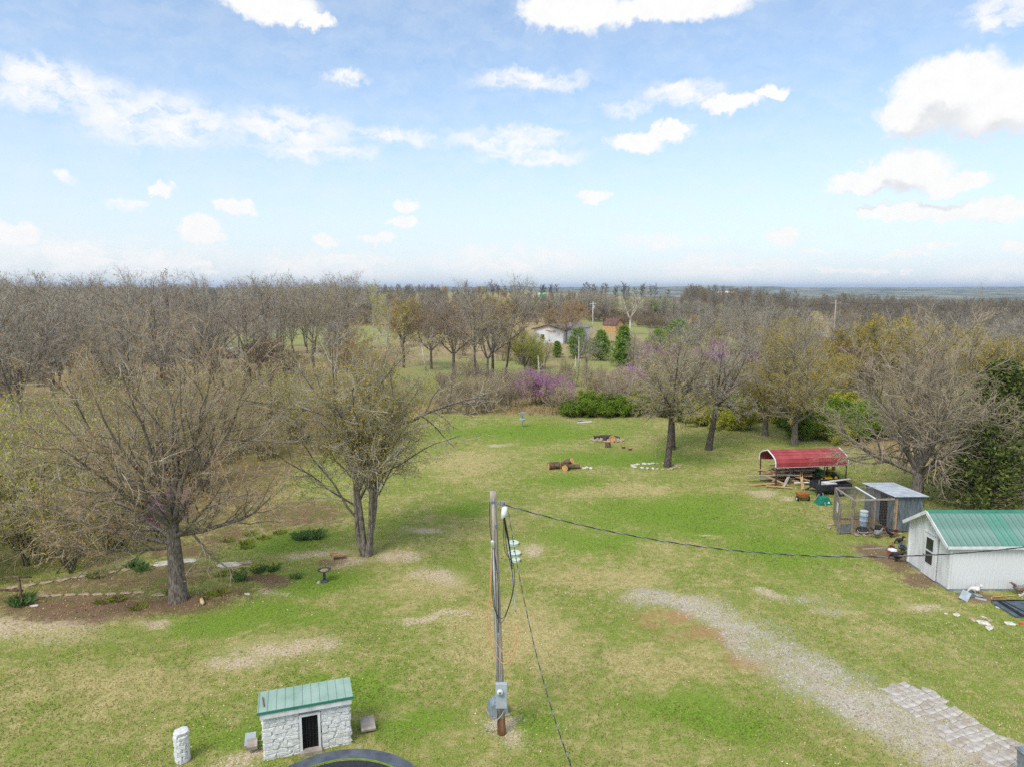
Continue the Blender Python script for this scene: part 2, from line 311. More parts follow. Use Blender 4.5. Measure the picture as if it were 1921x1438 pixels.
dirt = mixc(rampn(tuft, .3, .72), srgb(164, 140, 112), srgb(226, 208, 182))
c = mixc(mth('MULTIPLY', edge(at('mD'), 1.9, .46, 1.0), .9), lawn, dirt)
c = mixc(mth('MULTIPLY', edge(at('mC'), 1.6, .46, 1.0), .75), c, mixc(fine, srgb(152, 100, 72), srgb(192, 148, 116)))
brown = mixc(vfine, srgb(92, 72, 55), srgb(150, 126, 102))
c = mixc(mth('MULTIPLY', edge(at('mB'), 1.0, .38, .75), .92), c, brown)
litter = mixc(vfine, srgb(78, 60, 46), srgb(150, 122, 98))
litter = mixc(rampn(mid, .5, .68), litter, mixc(fine, srgb(84, 98, 40), srgb(120, 126, 62)))
c = mixc(mth('MULTIPLY', edge(at('mM'), 1.5, .42, .85), .85), c, litter)
gv = nd('ShaderNodeTexVoronoi'); gv.inputs['Scale'].default_value = 26; nt.links.new(OV, gv.inputs['Vector'])
grav = mixc(gv.outputs['Color'], srgb(166, 156, 144), srgb(222, 214, 202)); grav = mixc(mth('MULTIPLY', rampn(mid, .4, .7), .55), grav, srgb(176, 152, 124))
c = mixc(mth('MULTIPLY', edge(at('mG'), 1.6, .44, 1.0), .92), c, grav)
# pasture, leaf litter and far land
past = mixc(at('mE'), mixc(fine, srgb(140, 126, 88), srgb(180, 162, 122)), mixc(mid, srgb(126, 136, 74), srgb(160, 160, 104)))
past = mixc(rampn(big, .54, .72), past, srgb(160, 134, 104))
c = mixc(at('mF'), c, past)
c = mixc(edge(at('mW'), 1.3, .38, .85), c, litter)
hill = mixc(rampn(N(.006, 6, .75), .35, .65), srgb(44, 58, 46), srgb(150, 150, 122))
c = mixc(at('mH'), c, hill); c = mixc(at('mP'), c, srgb(190, 176, 140))
nt.links.new(c, B.inputs['Base Color'])
bp = nd('ShaderNodeBump'); bp.inputs['Strength'].default_value = .7; bp.inputs['Distance'].default_value = .05
nt.links.new(mth('ADD', fine, vfine), bp.inputs['Height']); nt.links.new(bp.outputs[0], B.inputs['Normal'])
ground = put('ground', gme, gm); ground['kind'] = 'structure'
def hz(x, y):
    """height of the ground mesh at points near the yard"""
    x = np.asarray(x, float); y = np.asarray(y, float); i = np.clip(np.searchsorted(xs, x) - 1, 0, nx - 2); j = np.clip(np.searchsorted(ys, y) - 1, 0, ny - 2)
    fx = (x - xs[i]) / (xs[i + 1] - xs[i]); fy = (y - ys[j]) / (ys[j + 1] - ys[j])
    return (GZ[j, i] * (1 - fx) + GZ[j, i + 1] * fx) * (1 - fy) + (GZ[j + 1, i] * (1 - fx) + GZ[j + 1, i + 1] * fx) * fy
def H(x, y): return float(hz(x, y))
# ---- grass blades and pebbles: nobody could count them
rng = np.random.default_rng(7)
def blades(name, n, label, seed, y0, y1, hmin, hmax, keep, m):
    r = np.random.default_rng(seed)
    y = y0 + (y1 - y0) * r.random(n) ** 1.25; x = (r.random(n) * 2 - 1) * (.80 * y + 2); 
    k = keep(x, y, r); x, y = x[k], y[k]; n = len(x)
    z = hz(x, y); h = (hmin + (hmax - hmin) * r.random(n)) * (.6 + .8 * vnoise(x, y, 1.3, 8)); w = .010 + .016 * r.random(n) + .0003 * y
    a = r.random(n) * 6.283; lean = r.normal(0, .5, (n, 2)) * h[:, None]
    dx, dy = np.cos(a) * w, np.sin(a) * w
    V = np.stack([np.stack([x - dx, y - dy, z - .005], -1), np.stack([x + dx, y + dy, z - .005], -1), np.stack([x + lean[:, 0], y + lean[:, 1], z + h], -1)], 1).reshape(-1, 3)
    tone = np.clip(.28 + 1.15 * (fbm(x, y, 3.2, 41) - .35) + r.normal(0, .22, n), 0, 1)
    mk = masks(x, y); tone = np.clip(tone + .35 * mk['L'] - .25 * mk['Y'], 0, 1)
    me = npmesh(name, V, np.arange(3 * n).reshape(-1, 3), False, {'tone': ('FACE', tone)})
    o = put(name, me, m); o['kind'] = 'stuff'; tag(o, label, 'grass'); return o
gmat = mat('grass blades', srgb(216, 200, 148), srgb(128, 146, 62), attr='tone', rough=.9, spec=.05, trans=.45)
def keep_lawn(x, y, r):
    m = masks(x, y); s = np.maximum.reduce([m['D'] * .95, m['C'], m['B'] * 1.1, m['M'] * .9, m['G'], m['W'] * .9, m['F']])
    return (r.random(len(x)) > s * 1.05) & ((y < 60) | (m['F'] < .5))
blades('lawn_grass', 290000, 'short green and straw coloured lawn grass across the yard', 3, 15.5, 74, .025, .075, keep_lawn, gmat)
def keep_edge(x, y, r):
    m = masks(x, y); return (m['F'] > .4) & (x > -14) & (x < 60) & (y < 110)
blades('tall_grass', 60000, 'tall rough grass along the far edge of the mown lawn', 4, 40, 110, .25, .7, keep_edge, mat('rough grass', srgb(188, 160, 110), srgb(112, 128, 54), attr='tone', rough=.9, spec=.05, trans=.25))
def pebbles(name, n, label, seed, key, m, smin, smax):
    r = np.random.default_rng(seed); x = r.uniform(3, 20, n * 6); y = r.uniform(15, 31, n * 6)
    k = r.random(len(x)) < masks(x, y)[key] ** 1.5; k |= (r.random(len(x)) < .03) & (x > 9); x, y = x[k][:n], y[k][:n]; n = len(x); z = hz(x, y)
    s = (smin + (smax - smin) * r.random(n) ** 2.5)[:, None, None]
    base = np.array([(1, 0, 0), (-1, 0, 0), (0, 1, 0), (0, -1, 0), (0, 0, .7), (0, 0, -.4)], float)
    V = base[None] * s * r.uniform(.6, 1.3, (n, 6, 1)) + np.stack([x, y, z + .004], -1)[:, None]
    f = np.array([(0, 2, 4), (2, 1, 4), (1, 3, 4), (3, 0, 4), (2, 0, 5), (1, 2, 5), (3, 1, 5), (0, 3, 5)])
    Fp = (np.arange(n)[:, None, None] * 6 + f[None]).reshape(-1, 3)
    o = put(name, npmesh(name, V.reshape(-1, 3), Fp, False, {'tone': ('FACE', np.repeat(r.random(n), 8))}), m); o['kind'] = 'stuff'; tag(o, label, 'gravel')
pebbles('gravel', 9000, 'loose pale grey gravel scattered over the driveway', 5, 'G', mat('pebble', srgb(138, 129, 118), srgb(214, 207, 196), attr='tone', rough=.9), .010, .042)
def flecks(name, n, label, cat, seed, pick, m, s0, s1, lift):
    r = np.random.default_rng(seed); y = r.uniform(16, 62, n * 8); x = (r.random(n * 8) * 2 - 1) * (.8 * y); k = r.random(n * 8) < pick(x, y, masks(x, y)); x, y = x[k][:n], y[k][:n]; n = len(x)
    C = np.stack([x, y, hz(x, y) + lift * (.5 + r.random(n))], -1); a = r.random(n) * 6.283; s = r.uniform(s0, s1, n); u = np.stack([np.cos(a) * s, np.sin(a) * s, r.normal(0, .35, n) * s], -1); v = np.stack([-np.sin(a) * s, np.cos(a) * s, r.normal(0, .35, n) * s], -1) * .7
    V = np.stack([C - u, C - v, C + u, C + v], 1).reshape(-1, 3); o = put(name, npmesh(name, V, np.arange(4 * n).reshape(-1, 4), False, {'tone': ('FACE', r.random(n))}), m); o['kind'] = 'stuff'; tag(o, label, cat)
flecks('fallen_leaves', 16000, 'dry brown leaves scattered under the left trees and along the bare soil', 'leaves', 61, lambda x, y, m: .9 * np.maximum(m['M'], m['W']) + .4 * m['B'] + .12 * m['D'] + .006, mat('dead leaf', srgb(96, 72, 52), srgb(196, 164, 124), attr='tone', rough=.9, spec=.1), .018, .045, .015)
flecks('lawn_flowers', 2600, 'tiny white and yellow flowers dotted through the lawn', 'flowers', 62, lambda x, y, m: np.clip(vnoise(x, y, 4, 9) - .35, 0, 1) * .8 * (x > -12) * (1 - m['G']) * (1 - m['F']), mat('lawn flower', srgb(214, 196, 70), srgb(236, 234, 224), attr='tone', rough=.8), .012, .028, .05)
# ================================================================ trees: grown level by level, wood as tapered tubes
def unit(v): return v / np.maximum(np.linalg.norm(v, axis=-1, keepdims=True), 1e-9)
def grow(S, D, L, r0, r1, K, wander, up, rg, droop=0.0):
    n = len(S); Pp = np.empty((n, K + 1, 3)); Pp[:, 0] = S; d = unit(D); Rr = r0[:, None] + (r1 - r0)[:, None] * np.linspace(0, 1, K + 1)[None]
    for k in range(K):
        d = d + rg.normal(0, wander, (n, 3)); d[:, 2] += up - droop * k / K; d = unit(d)
        Pp[:, k + 1] = Pp[:, k] + d * (L / K)[:, None]
    return Pp, Rr
def sprout(Pp, Rr, L, n, t0, t1, ang, angv, ratio, ratv, rr, rg, rmin):
    N0, K = Pp.shape[0], Pp.shape[1] - 1
    t = (np.arange(n)[None] + rg.random((N0, n))) / n * (t1 - t0) + t0
    s = np.clip(t * K, 0, K - 1e-6); i = s.astype(int); f = (s - i)[..., None]; a = np.arange(N0)[:, None]
    S = Pp[a, i] * (1 - f) + Pp[a, i + 1] * f; T = unit(Pp[a, i + 1] - Pp[a, i]); r = Rr[a, i] * (1 - f[..., 0]) + Rr[a, i + 1] * f[..., 0]
    az = rg.random((N0, 1)) * 6.283 + np.arange(n)[None] * 2.4 + rg.normal(0, .4, (N0, n))
    ref = np.where(np.abs(T[..., 2:3]) < .9, np.array([0, 0, 1.]), np.array([1., 0, 0])); u = unit(np.cross(T, ref)); v = np.cross(T, u)
    th = R(ang) + rg.normal(0, R(angv), (N0, n))
    D = T * np.cos(th)[..., None] + (u * np.cos(az)[..., None] + v * np.sin(az)[..., None]) * np.sin(th)[..., None]
    Lc = L[:, None] * ratio * (1.08 - .42 * (t - t0) / max(t1 - t0, 1e-6)) * rg.uniform(1 - ratv, 1 + ratv, (N0, n))
    return S.reshape(-1, 3), D.reshape(-1, 3), Lc.ravel(), np.maximum(r.ravel() * rr, rmin)
def tubes(Pp, Rr, sides):
    n, K1 = Pp.shape[:2]; T = unit(Pp[:, -1] - Pp[:, 0]); ref = np.where(np.abs(T[:, 2:3]) < .8, np.array([0, 0, 1.]), np.array([1., 0, 0]))
    u = unit(np.cross(T, ref)); v = np.cross(T, u); a = np.arange(sides) * 2 * np.pi / sides
    ring = u[:, None] * np.cos(a)[None, :, None] + v[:, None] * np.sin(a)[None, :, None]
    Vv = (Pp[:, :, None] + ring[:, None] * Rr[:, :, None, None]).reshape(-1, 3)
    b = (np.arange(n)[:, None, None] * K1 + np.arange(K1 - 1)[None, :, None]) * sides; j = np.arange(sides)[None, None]
    j2 = (j + 1) % sides
    return Vv, np.stack([b + j, b + j2, b + sides + j2, b + sides + j], -1).reshape(-1, 4)
def join(parts):
    o = 0; Vs, Fs = [], []
    for v, f in parts: Vs.append(v); Fs.append(f + o); o += len(v)
    return np.concatenate(Vs), np.concatenate(Fs)
def leaves(C, size, rg, per=1, spread=.06, up=.3):
    C = np.repeat(C, per, 0) + rg.normal(0, spread, (len(C) * per, 3)); n = len(C)
    a = unit(rg.normal(0, 1, (n, 3)) + np.array([0, 0, up])); b = unit(np.cross(a, rg.normal(0, 1, (n, 3)))); c = np.cross(a, b)
    s = size * rg.uniform(.55, 1.35, (n, 1))
    Vv = np.stack([C - b * s, C - c * s * .55, C + b * s, C + c * s * .55], 1).reshape(-1, 3)
    return Vv, np.arange(4 * n).reshape(-1, 4), np.repeat(rg.random(n), 1)
def bark(name, c1, c2): return mat(name, c1, c2, scale=6, rough=.95, spec=.1, bump=.5, bscale=30, stretch=(3, 3, .8))
BARK = bark('bark grey brown', srgb(84, 76, 69), srgb(146, 136, 126)); BARKD = bark('bark dark', srgb(60, 52, 47), srgb(114, 104, 96))
TWIG = mat('twigs grey', srgb(146, 139, 127), srgb(194, 187, 173), scale=1.2, rough=.95, spec=.1); TWIGB = mat('twigs brown', srgb(148, 136, 119), srgb(200, 186, 163), scale=1.2, rough=.95, spec=.1)
TWIGW = mat('pale sycamore wood', srgb(168, 158, 142), srgb(222, 216, 204), scale=2, rough=.9)
def lmat(n, a, b, tr=.3): return mat(n, a, b, attr='tone', rough=.8, spec=.15, trans=tr)
RUST = lmat('rust buds', srgb(146, 108, 62), srgb(194, 156, 92)); OLIVE = lmat('olive buds', srgb(150, 136, 48), srgb(194, 174, 72)); LIME = lmat('lime leaves', srgb(146, 154, 40), srgb(206, 204, 80))
PINKB = lmat('red brown buds', srgb(124, 92, 84), srgb(170, 134, 116)); GREEN = lmat('fresh green leaves', srgb(84, 116, 30), srgb(148, 172, 56)); PURP = lmat('redbud flowers', srgb(156, 84, 158), srgb(208, 142, 204))
CEDAR = lmat('cedar needles', srgb(48, 62, 28), srgb(118, 130, 64), .15); CEDARB = lmat('bright cedar needles', srgb(98, 130, 50), srgb(154, 180, 82), .4); TAN = lmat('dry leaves', srgb(120, 96, 72), srgb(168, 140, 108))
def tree_data(seed, trunks, limb, lv, budn=2, budsize=.035, budspread=.08, sides=(8, 6, 4, 3, 3), wood_levels=2):
    """trunks: list of (dir, length, r0, r1, start); limb/lv: per level dicts -> (wood mesh arrays, twig arrays, tips)"""
    rg = np.random.default_rng(seed)
    S = np.array([t[4] for t in trunks], float); D = np.array([t[0] for t in trunks], float); L = np.array([t[1] for t in trunks], float)
    Pp, Rr = grow(S, D, L, np.array([t[2] for t in trunks]), np.array([t[3] for t in trunks]), limb.get('K', 7), limb.get('wander', .06), limb.get('up', .04), rg)
    Rr[:, 0] *= 1.25
    groups = [(Pp, Rr)]
    for q in lv:
        S, D, Lc, r = sprout(Pp, Rr, L, q['n'], q.get('t0', .3), q.get('t1', 1.), q['ang'], q.get('angv', 12), q['ratio'], q.get('ratv', .3), q.get('rr', .7), rg, q.get('rmin', .006))
        if 'az' in q: pass
        Pp, Rr = grow(S, D, Lc, r, np.maximum(r * q.get('tip', .35), q.get('rmin', .006) * .8), q['K'], q.get('wander', .12), q.get('up', .03), rg, q.get('droop', 0)); L = Lc; groups.append((Pp, Rr))
    wood = join([tubes(a, b, sides[min(i, 4)]) for i, (a, b) in enumerate(groups[:wood_levels])])
    twig = join([tubes(a, b, sides[min(i + wood_levels, 4)]) for i, (a, b) in enumerate(groups[wood_levels:])])
    tips = groups[-1][0][:, 1:].reshape(-1, 3)
    bud = None
    if budn:
        if budn < 1: tips = tips[rg.random(len(tips)) < budn]; budn = 1
        bud = leaves(tips, budsize, rg, budn, budspread)
    return wood, twig, bud
def tree_thing(name, label, cat, data, wm, tm, bm, loc=(0, 0, 0), rz=0, group=None, scale=1.0, budname='foliage'):
    t = thing(name, label, cat, loc, rz, group); t.scale = (scale,) * 3
    put('trunk', npmesh('trunk', *data[0], True), wm, t); put('crown', npmesh('crown', *data[1], False), tm, t)
    if data[2] is not None and bm is not None:
        v, f, tone = data[2]; put(budname, npmesh(budname, v, f, False, {'tone': ('FACE', tone)}), bm, t)
    return t
def V3(ang, az): a, z = R(ang), R(az); return (math.sin(a) * math.cos(z), math.sin(a) * math.sin(z), math.cos(a))
def limbs(rg, n, base, lo, hi, ln, r0, off=0):
    out = []
    for i in range(n):
        a = lo + (hi - lo) * ((i * .618 + rg.random() * .25) % 1); az = off + i * 360 / n + rg.uniform(-22, 22)
        out.append((V3(a, az), ln * (1.12 - .006 * a) * rg.uniform(.85, 1.1), r0 * rg.uniform(.75, 1.1), r0 * .18, base))
    return out
# ---- two big yard trees on the left -------------------------------------------------------------
rg0 = np.random.default_rng(11)
def vase(seed, fork, nl, lo, hi, ln, r0, trunk_r, n2=11, n3=9, n4=7, k4=2, bud=1, bsz=.03, up1=.05, droop=.0, off=0, lean=(0, 0), bspread=.06, extra=()):
    rg = np.random.default_rng(seed)
    ls = limbs(rg, nl, (lean[0], lean[1], fork - .05), lo, hi, ln, r0, off) + list(extra)
    d = tree_data(seed, ls, dict(K=8, wander=.09, up=up1), [dict(n=n2, t0=.16, ang=42, angv=14, ratio=.46, K=6, wander=.13, up=.05, rr=.55, rmin=.012, droop=droop), dict(n=n3, t0=.12, ang=40, ratio=.42, K=4, wander=.16, up=.04, rr=.55, rmin=.008, droop=droop), dict(n=n4, t0=.1, ang=38, ratio=.46, K=k4, wander=.16, up=.03, rr=.6, rmin=.0045, tip=.5)], bud, bsz, bspread, wood_levels=2)
    tr, rr = grow(np.array([[0, 0, -.25]]), np.array([[lean[0] / fork, lean[1] / fork, 1.]]), np.array([fork + .35]), np.array([trunk_r * 1.3]), np.array([trunk_r * .8]), 6, .02, .1, rg); rr[:, 0] *= 1.25; rr[:, 1] *= 1.05
    return (join([tubes(tr, rr, 10), d[0]]), d[1], d[2])
low = [(V3(80, 190), 5.6, .11, .02, (0, 0, 2.5)), (V3(84, 10), 4.6, .12, .025, (0, 0, 2.9)), (V3(95, 215), 4.2, .07, .015, (0, 0, 2.4)), (V3(82, 150), 5.0, .1, .02, (0, 0, 2.7)), (V3(74, 330), 4.4, .1, .02, (0, 0, 2.8))]
tree1 = tree_thing('maple_tree', 'wide low crowned budding tree in the mulched bed beside stone edging', 'tree', vase(21, 3.3, 9, 12, 70, 7.4, .13, .30, n2=12, n3=8, n4=7, bud=1, bsz=.036, off=20, extra=low, droop=.03, up1=.07), BARK, TWIGB, RUST, (-14.27, 27.64, H(-14.27, 27.64)), 0, None, 1.0)
rg = np.random.default_rng(31)
st = [((-.30, .05, 1), 4.4, .10, .06, (-.10, 0, -.1)), ((-.08, .1, 1), 6.5, .14, .045, (-.06, .05, -.1)), ((.05, -.05, 1), 6.2, .12, .04, (.08, 0, -.1)), ((.15, .1, 1), 5.6, .12, .04, (.15, .05, -.1)), ((.05, .25, 1), 5.6, .10, .04, (.08, .12, -.1))]
d2 = tree_data(32, st, dict(K=8, wander=.05, up=.08), [dict(n=9, t0=.36, ang=38, angv=14, ratio=.72, K=7, wander=.13, up=.04, rr=.62, rmin=.02), dict(n=9, t0=.12, ang=42, ratio=.42, K=5, wander=.17, up=.03, rr=.55, rmin=.011), dict(n=7, t0=.1, ang=42, ratio=.42, K=3, wander=.2, up=.03, rr=.55, rmin=.007), dict(n=5, t0=.1, ang=40, ratio=.48, K=2, wander=.2, up=.02, rr=.6, rmin=.0045, tip=.5)], 1, .036, .08, wood_levels=2)
big_limb = tree_data(33, [((1, .15, .12), 4.8, .085, .03, (.9, .3, 5.4))], dict(K=8, wander=.13, up=-.01), [dict(n=9, t0=.25, ang=48, ratio=.36, K=5, wander=.2, up=.06, rr=.6, rmin=.014), dict(n=7, t0=.1, ang=45, ratio=.4, K=3, wander=.2, up=.02, rr=.6, rmin=.007)], 0)
d2 = (join([d2[0], big_limb[0]]), join([d2[1], big_limb[1]]), d2[2])
tree2 = tree_thing('elm_tree', 'tall many stemmed tree with grey bark standing beyond the bird bath', 'tree', d2, BARK, TWIG, OLIVE, (-7.28, 32.4, H(-7.28, 32.4)), scale=1.2)
# ---- big bare tree behind the chicken coop
tree3 = tree_thing('bare_tree', 'large rounded bare grey tree behind the metal chicken coop', 'tree', vase(41, 2.0, 13, 6, 78, 7.8, .14, .32, n2=13, n3=11, n4=7, bud=.3, bsz=.03, up1=.055, off=0), BARK, TWIGB, RUST, (24.9, 40.6, H(24.9, 40.6)), scale=1.0)
# ---- trees along the right of the lawn
dA = vase(51, 4.0, 11, 8, 98, 5.2, .095, .2, n2=11, n3=9, n4=7, bud=.5, bsz=.045, lean=(.35, 0), up1=.03, droop=.06)
tA = tree_thing('yard_tree', 'leaning dark trunked tree rising from a ring of pale stones', 'tree', dA, BARKD, TWIG, OLIVE, (11.62, 49.7, H(11.62, 49.7)))
tB = dup(tA, (13.3, 55.3, H(13.3, 55.3)), 2.1, .98, 'straight grey tree close behind the one ringed with stones')
tC = tree_thing('yard_tree', 'crooked dark tree on the lawn between the stone ring and the red carport', 'tree', vase(52, 3.8, 12, 10, 100, 5.4, .10, .22, n2=11, n3=9, n4=7, bud=.2, bsz=.04, lean=(.7, 0), up1=.03, droop=.06), BARKD, TWIG, PINKB, (16.2, 55.1, H(16.2, 55.1)))
dD = vase(53, 2.0, 10, 10, 76, 7.0, .13, .24, n2=11, n3=9, n4=6, bud=2, bsz=.045, bspread=.09)
tD = tree_thing('oak_tree', 'olive budded oak with a forked trunk just behind the red carport', 'tree', dD, BARK, TWIG, OLIVE, (23.9, 56.6, H(23.9, 56.6)))
tE = dup(tD, (22.9, 60.5, H(22.9, 60.5)), 2.7, .95, 'olive budded oak hidden half behind the one at the carport')
# ================================================================ woods, hedgerows and shrubs
def recolour(t, m, part='foliage'):
    for c in t.children:
        if c.name.split('.')[0] == part:
            c.material_slots[0].link = 'OBJECT'; c.material_slots[0].material = m
def remove_part(t, part='foliage'):
    for c in list(t.children):
        if c.name.split('.')[0] == part: bpy.data.objects.remove(c)
def tall(seed, h, n1=20, n2=8, n3=6, t0=.3, r=.17, rm=(.02, .014, .011), bud=1, bs=.09, ang=40):
    rg = np.random.default_rng(seed)
    return tree_data(seed, [((rg.normal(0, .04), rg.normal(0, .04), 1), h * .92, r, .03, (0, 0, -.2))], dict(K=8, wander=.05, up=.12), [dict(n=n1, t0=t0, ang=ang, angv=12, ratio=.36, K=4, wander=.12, up=.07, rr=.5, rmin=rm[0]), dict(n=n2, t0=.15, ang=38, ratio=.42, K=3, wander=.16, up=.05, rr=.6, rmin=rm[1]), dict(n=n3, t0=.1, ang=38, ratio=.5, K=2, wander=.15, up=.04, rr=.7, rmin=rm[2], tip=.6)], bud, bs, .16, sides=(6, 4, 3, 3, 3), wood_levels=2)
def spread(seed, fork, nl, ln, r, n=(8, 7, 5), lo=10, hi=62, bud=1, bs=.09, rm=(.022, .015, .011)):
    rg = np.random.default_rng(seed); ls = limbs(rg, nl, (0, 0, fork - .05), lo, hi, ln, r * .5)
    d = tree_data(seed, ls, dict(K=6, wander=.1, up=.05), [dict(n=n[0], t0=.2, ang=42, angv=14, ratio=.46, K=4, wander=.15, up=.04, rr=.55, rmin=rm[0]), dict(n=n[1], t0=.1, ang=42, ratio=.44, K=3, wander=.18, up=.03, rr=.6, rmin=rm[1]), dict(n=n[2], t0=.1, ang=40, ratio=.5, K=2, wander=.18, up=.02, rr=.7, rmin=rm[2], tip=.6)], bud, bs, .16, sides=(6, 4, 3, 3, 3))
    tr, rr = grow(np.array([[0, 0, -.25]]), np.array([[0, 0, 1.]]), np.array([fork + .3]), np.array([r * 1.25]), np.array([r * .8]), 5, .03, .1, rg); return (join([tubes(tr, rr, 7), d[0]]), d[1], d[2])
rw = np.random.default_rng(99)
WOOD = 'trees of the wood left of the lawn'
protos = {}
def proto(key, name, label, group, data, wm, tm, bm):
    t = tree_thing(name, label, 'tree', data, wm, tm, bm, group=group); protos[key] = [t, False]; return t
def plant(key, x, y, s=1.0, label=None, group=None, name=None, rz=None, bm=None, sz=None, z=None):
    t = protos[key][0]; z = gz(x, y) if z is None else z; rz = rw.random() * 6.283 if rz is None else rz
    if y < 75 and abs(x) < 31: z = H(x, y)
    o = dup(t, (x, y, z), rz, (s, s, s * (sz or 1)), label, group)
    if 'group' in o and not group: del o['group']
    if name: o.name = name
    if bm == 'none': remove_part(o)
    elif bm is not None: recolour(o, bm)
    return o
LW = 'tall bare grey tree among the close trunks of the wood left of the lawn'
proto('F0', 'forest_tree', LW, WOOD, tall(201, 14, 24, 9, 6, bud=.3), BARKD, TWIG, TAN)
proto('F1', 'forest_tree', LW, WOOD, tall(202, 15, 22, 9, 6, t0=.38, r=.2, bud=.25), BARKD, TWIG, TAN)
proto('F2', 'forest_tree', LW, WOOD, tall(203, 13, 26, 9, 6, t0=.26, r=.15, bud=.4, ang=46), BARKD, TWIG, PINKB)
proto('F3', 'forest_tree', LW, WOOD, spread(204, 5.0, 6, 8.4, .2, (9, 7, 6), 8, 48, bud=.3), BARK, TWIG, TAN)
proto('S0', 'hedgerow_tree', LW, WOOD, spread(211, 3.0, 7, 7.2, .22, (9, 8, 6), 10, 62), BARK, TWIG, RUST)
proto('S1', 'hedgerow_tree', LW, WOOD, spread(212, 4.0, 7, 6.5, .2, (9, 8, 6), 10, 70), BARKD, TWIGB, OLIVE)
proto('S2', 'hedgerow_tree', LW, WOOD, spread(213, 2.2, 8, 6.4, .2, (9, 8, 6), 12, 66, bud=2), BARK, TWIG, OLIVE)
# the patterns themselves are taken away again once every tree stands in its place
# -- wood on the left
pts = []
def free(x, y, d):
    for a, b in pts:
        if (a - x) ** 2 + (b - y) ** 2 < d * d: return False
    pts.append((x, y)); return True
n = 0
while n < 98:
    y = 62 + 120 * rw.random() ** 1.1; u = rw.uniform(-.82, -.24); x = u * y
    if y < 80 and u > -.5: continue
    if abs(x + 66) < 6 and 140 < y < 158: continue
    if 100 < y < 150 and -.48 < u < -.40 and rw.random() < .75: continue          # glade in front of the trailer
    if u > -.36 and y < 115: continue
    if not free(x, y, 3.0): continue
    k = ('F0', 'F1', 'F2', 'F3')[int(rw.integers(4))]
    o = plant(k, x, y, rw.uniform(.72, 1.14) + (.12 if y > 110 else 0), LW, WOOD, 'forest_tree', bm=None); n += 1
    if rw.random() < .2:
        recolour(o, OLIVE); o['label'] = 'tall tree with olive buds among the bare trunks of the left wood'; o['group'] = 'olive budded trees in the left wood'
LE = 'pale barked tree leaning over the shrubs at the near edge of the left wood'
for x, y, s in ((-41.8, 56.4, 1.0), (-46, 63, 1.05), (-38, 66, .9), (-50, 60, 1.0)):
    plant('F3', x, y, s, LE, 'trees at the near edge of the left wood', 'forest_tree')
# -- wood beyond the pasture on the left
LB = 'bare tree in the distant wood beyond the tan pasture on the left'; n = 0
while n < 46:
    y = rw.uniform(225, 330); u = rw.uniform(-.80, -.13); x = u * y
    if not free(x, y, 5): continue
    plant(('F0', 'F2', 'F1', 'S0')[int(rw.integers(4))], x, y, rw.uniform(.8, 1.0), LB, 'distant wood beyond the left pasture', 'forest_tree', bm='none' if rw.random() < .7 else None); n += 1
# -- hedgerow trees beyond the lawn, one by one
CEN = [('S1', -20.0, 125.6, 1.15, 'dark trunked tree with a few green leaves standing alone at the pasture edge', None), ('S0', -14.5, 122, 1.1, 'upright bare tree next to a broken white snag beyond the lawn', TAN),
       ('S0', -9.6, 112, 1.2, 'widely forked bare tree in the gap left of the tall hedgerow pair', TAN), ('F1', -4.9, 94, .95, 'tall dark tree at the left end of the clump beyond the lawn', PINKB), ('F3', -3.4, 95, .9, 'leaning twin tree in the clump of dark trunks beyond the lawn', OLIVE),
       ('S1', -3.0, 103, 1.15, 'rust budded tree in the middle of the clump beyond the lawn', RUST), ('F1', -1.2, 102, 1.0, 'tallest thick trunked tree of the clump beyond the lawn', OLIVE), ('S2', 2.2, 112, .8, 'lime leaved small tree right of the dark clump beyond the lawn', LIME),
       ('S1', 3.2, 118, .6, 'crooked bare tree beneath the white farmhouse gable', 'none'), ('F3', 11.6, 106, .55, 'thin bare tree in the tan clearing before the green cedars', 'none'), ('F2', 17.2, 98, .55, 'slender bare sapling tree behind the lime bushes', TAN), ('F0', 19.6, 95, .6, 'slim grey tree among the purple redbuds', TAN),
       ('S0', 14.2, 178, 1.02, 'round rust coloured tree beside the white farmhouse', RUST), ('S2', -28, 172, 1.1, 'round tan budded tree at the left edge of the green pasture', RUST), ('F3', -24, 92, .75, 'grey bare tree left of the path end of the lawn', TAN), ('S1', -30, 84, .8, 'low spreading bare tree behind the elm', TAN), ('S0', -20, 86, .85, 'bushy bare tree behind the many stemmed elm', RUST)]
for k, x, y, s, lb, bm in CEN: plant(k, x, y, s, lb, None, 'hedgerow_tree', bm=bm)
syc = tree_thing('sycamore_tree', 'slender white barked sycamore rising before the green pasture', 'tree', tall(231, 15, 18, 8, 6, t0=.3, r=.16, bud=1, bs=.1, ang=30), TWIGW, TWIGW, LIME, (-31, 152, gz(-31, 152)))
dup(syc, (-27.5, 150, gz(-27.5, 150)), 1.3, .8, 'shorter white barked sycamore just right of the taller one')
deadt = tree_thing('dead_tree', 'pale forked dead trunked tree towering over the round cedar bush', 'tree', spread(232, 4, 5, 7.5, .32, (7, 6, 5), 14, 52, bud=.5), TWIGW, TWIG, LIME, (37, 214, gz(37, 214)), scale=1.2)
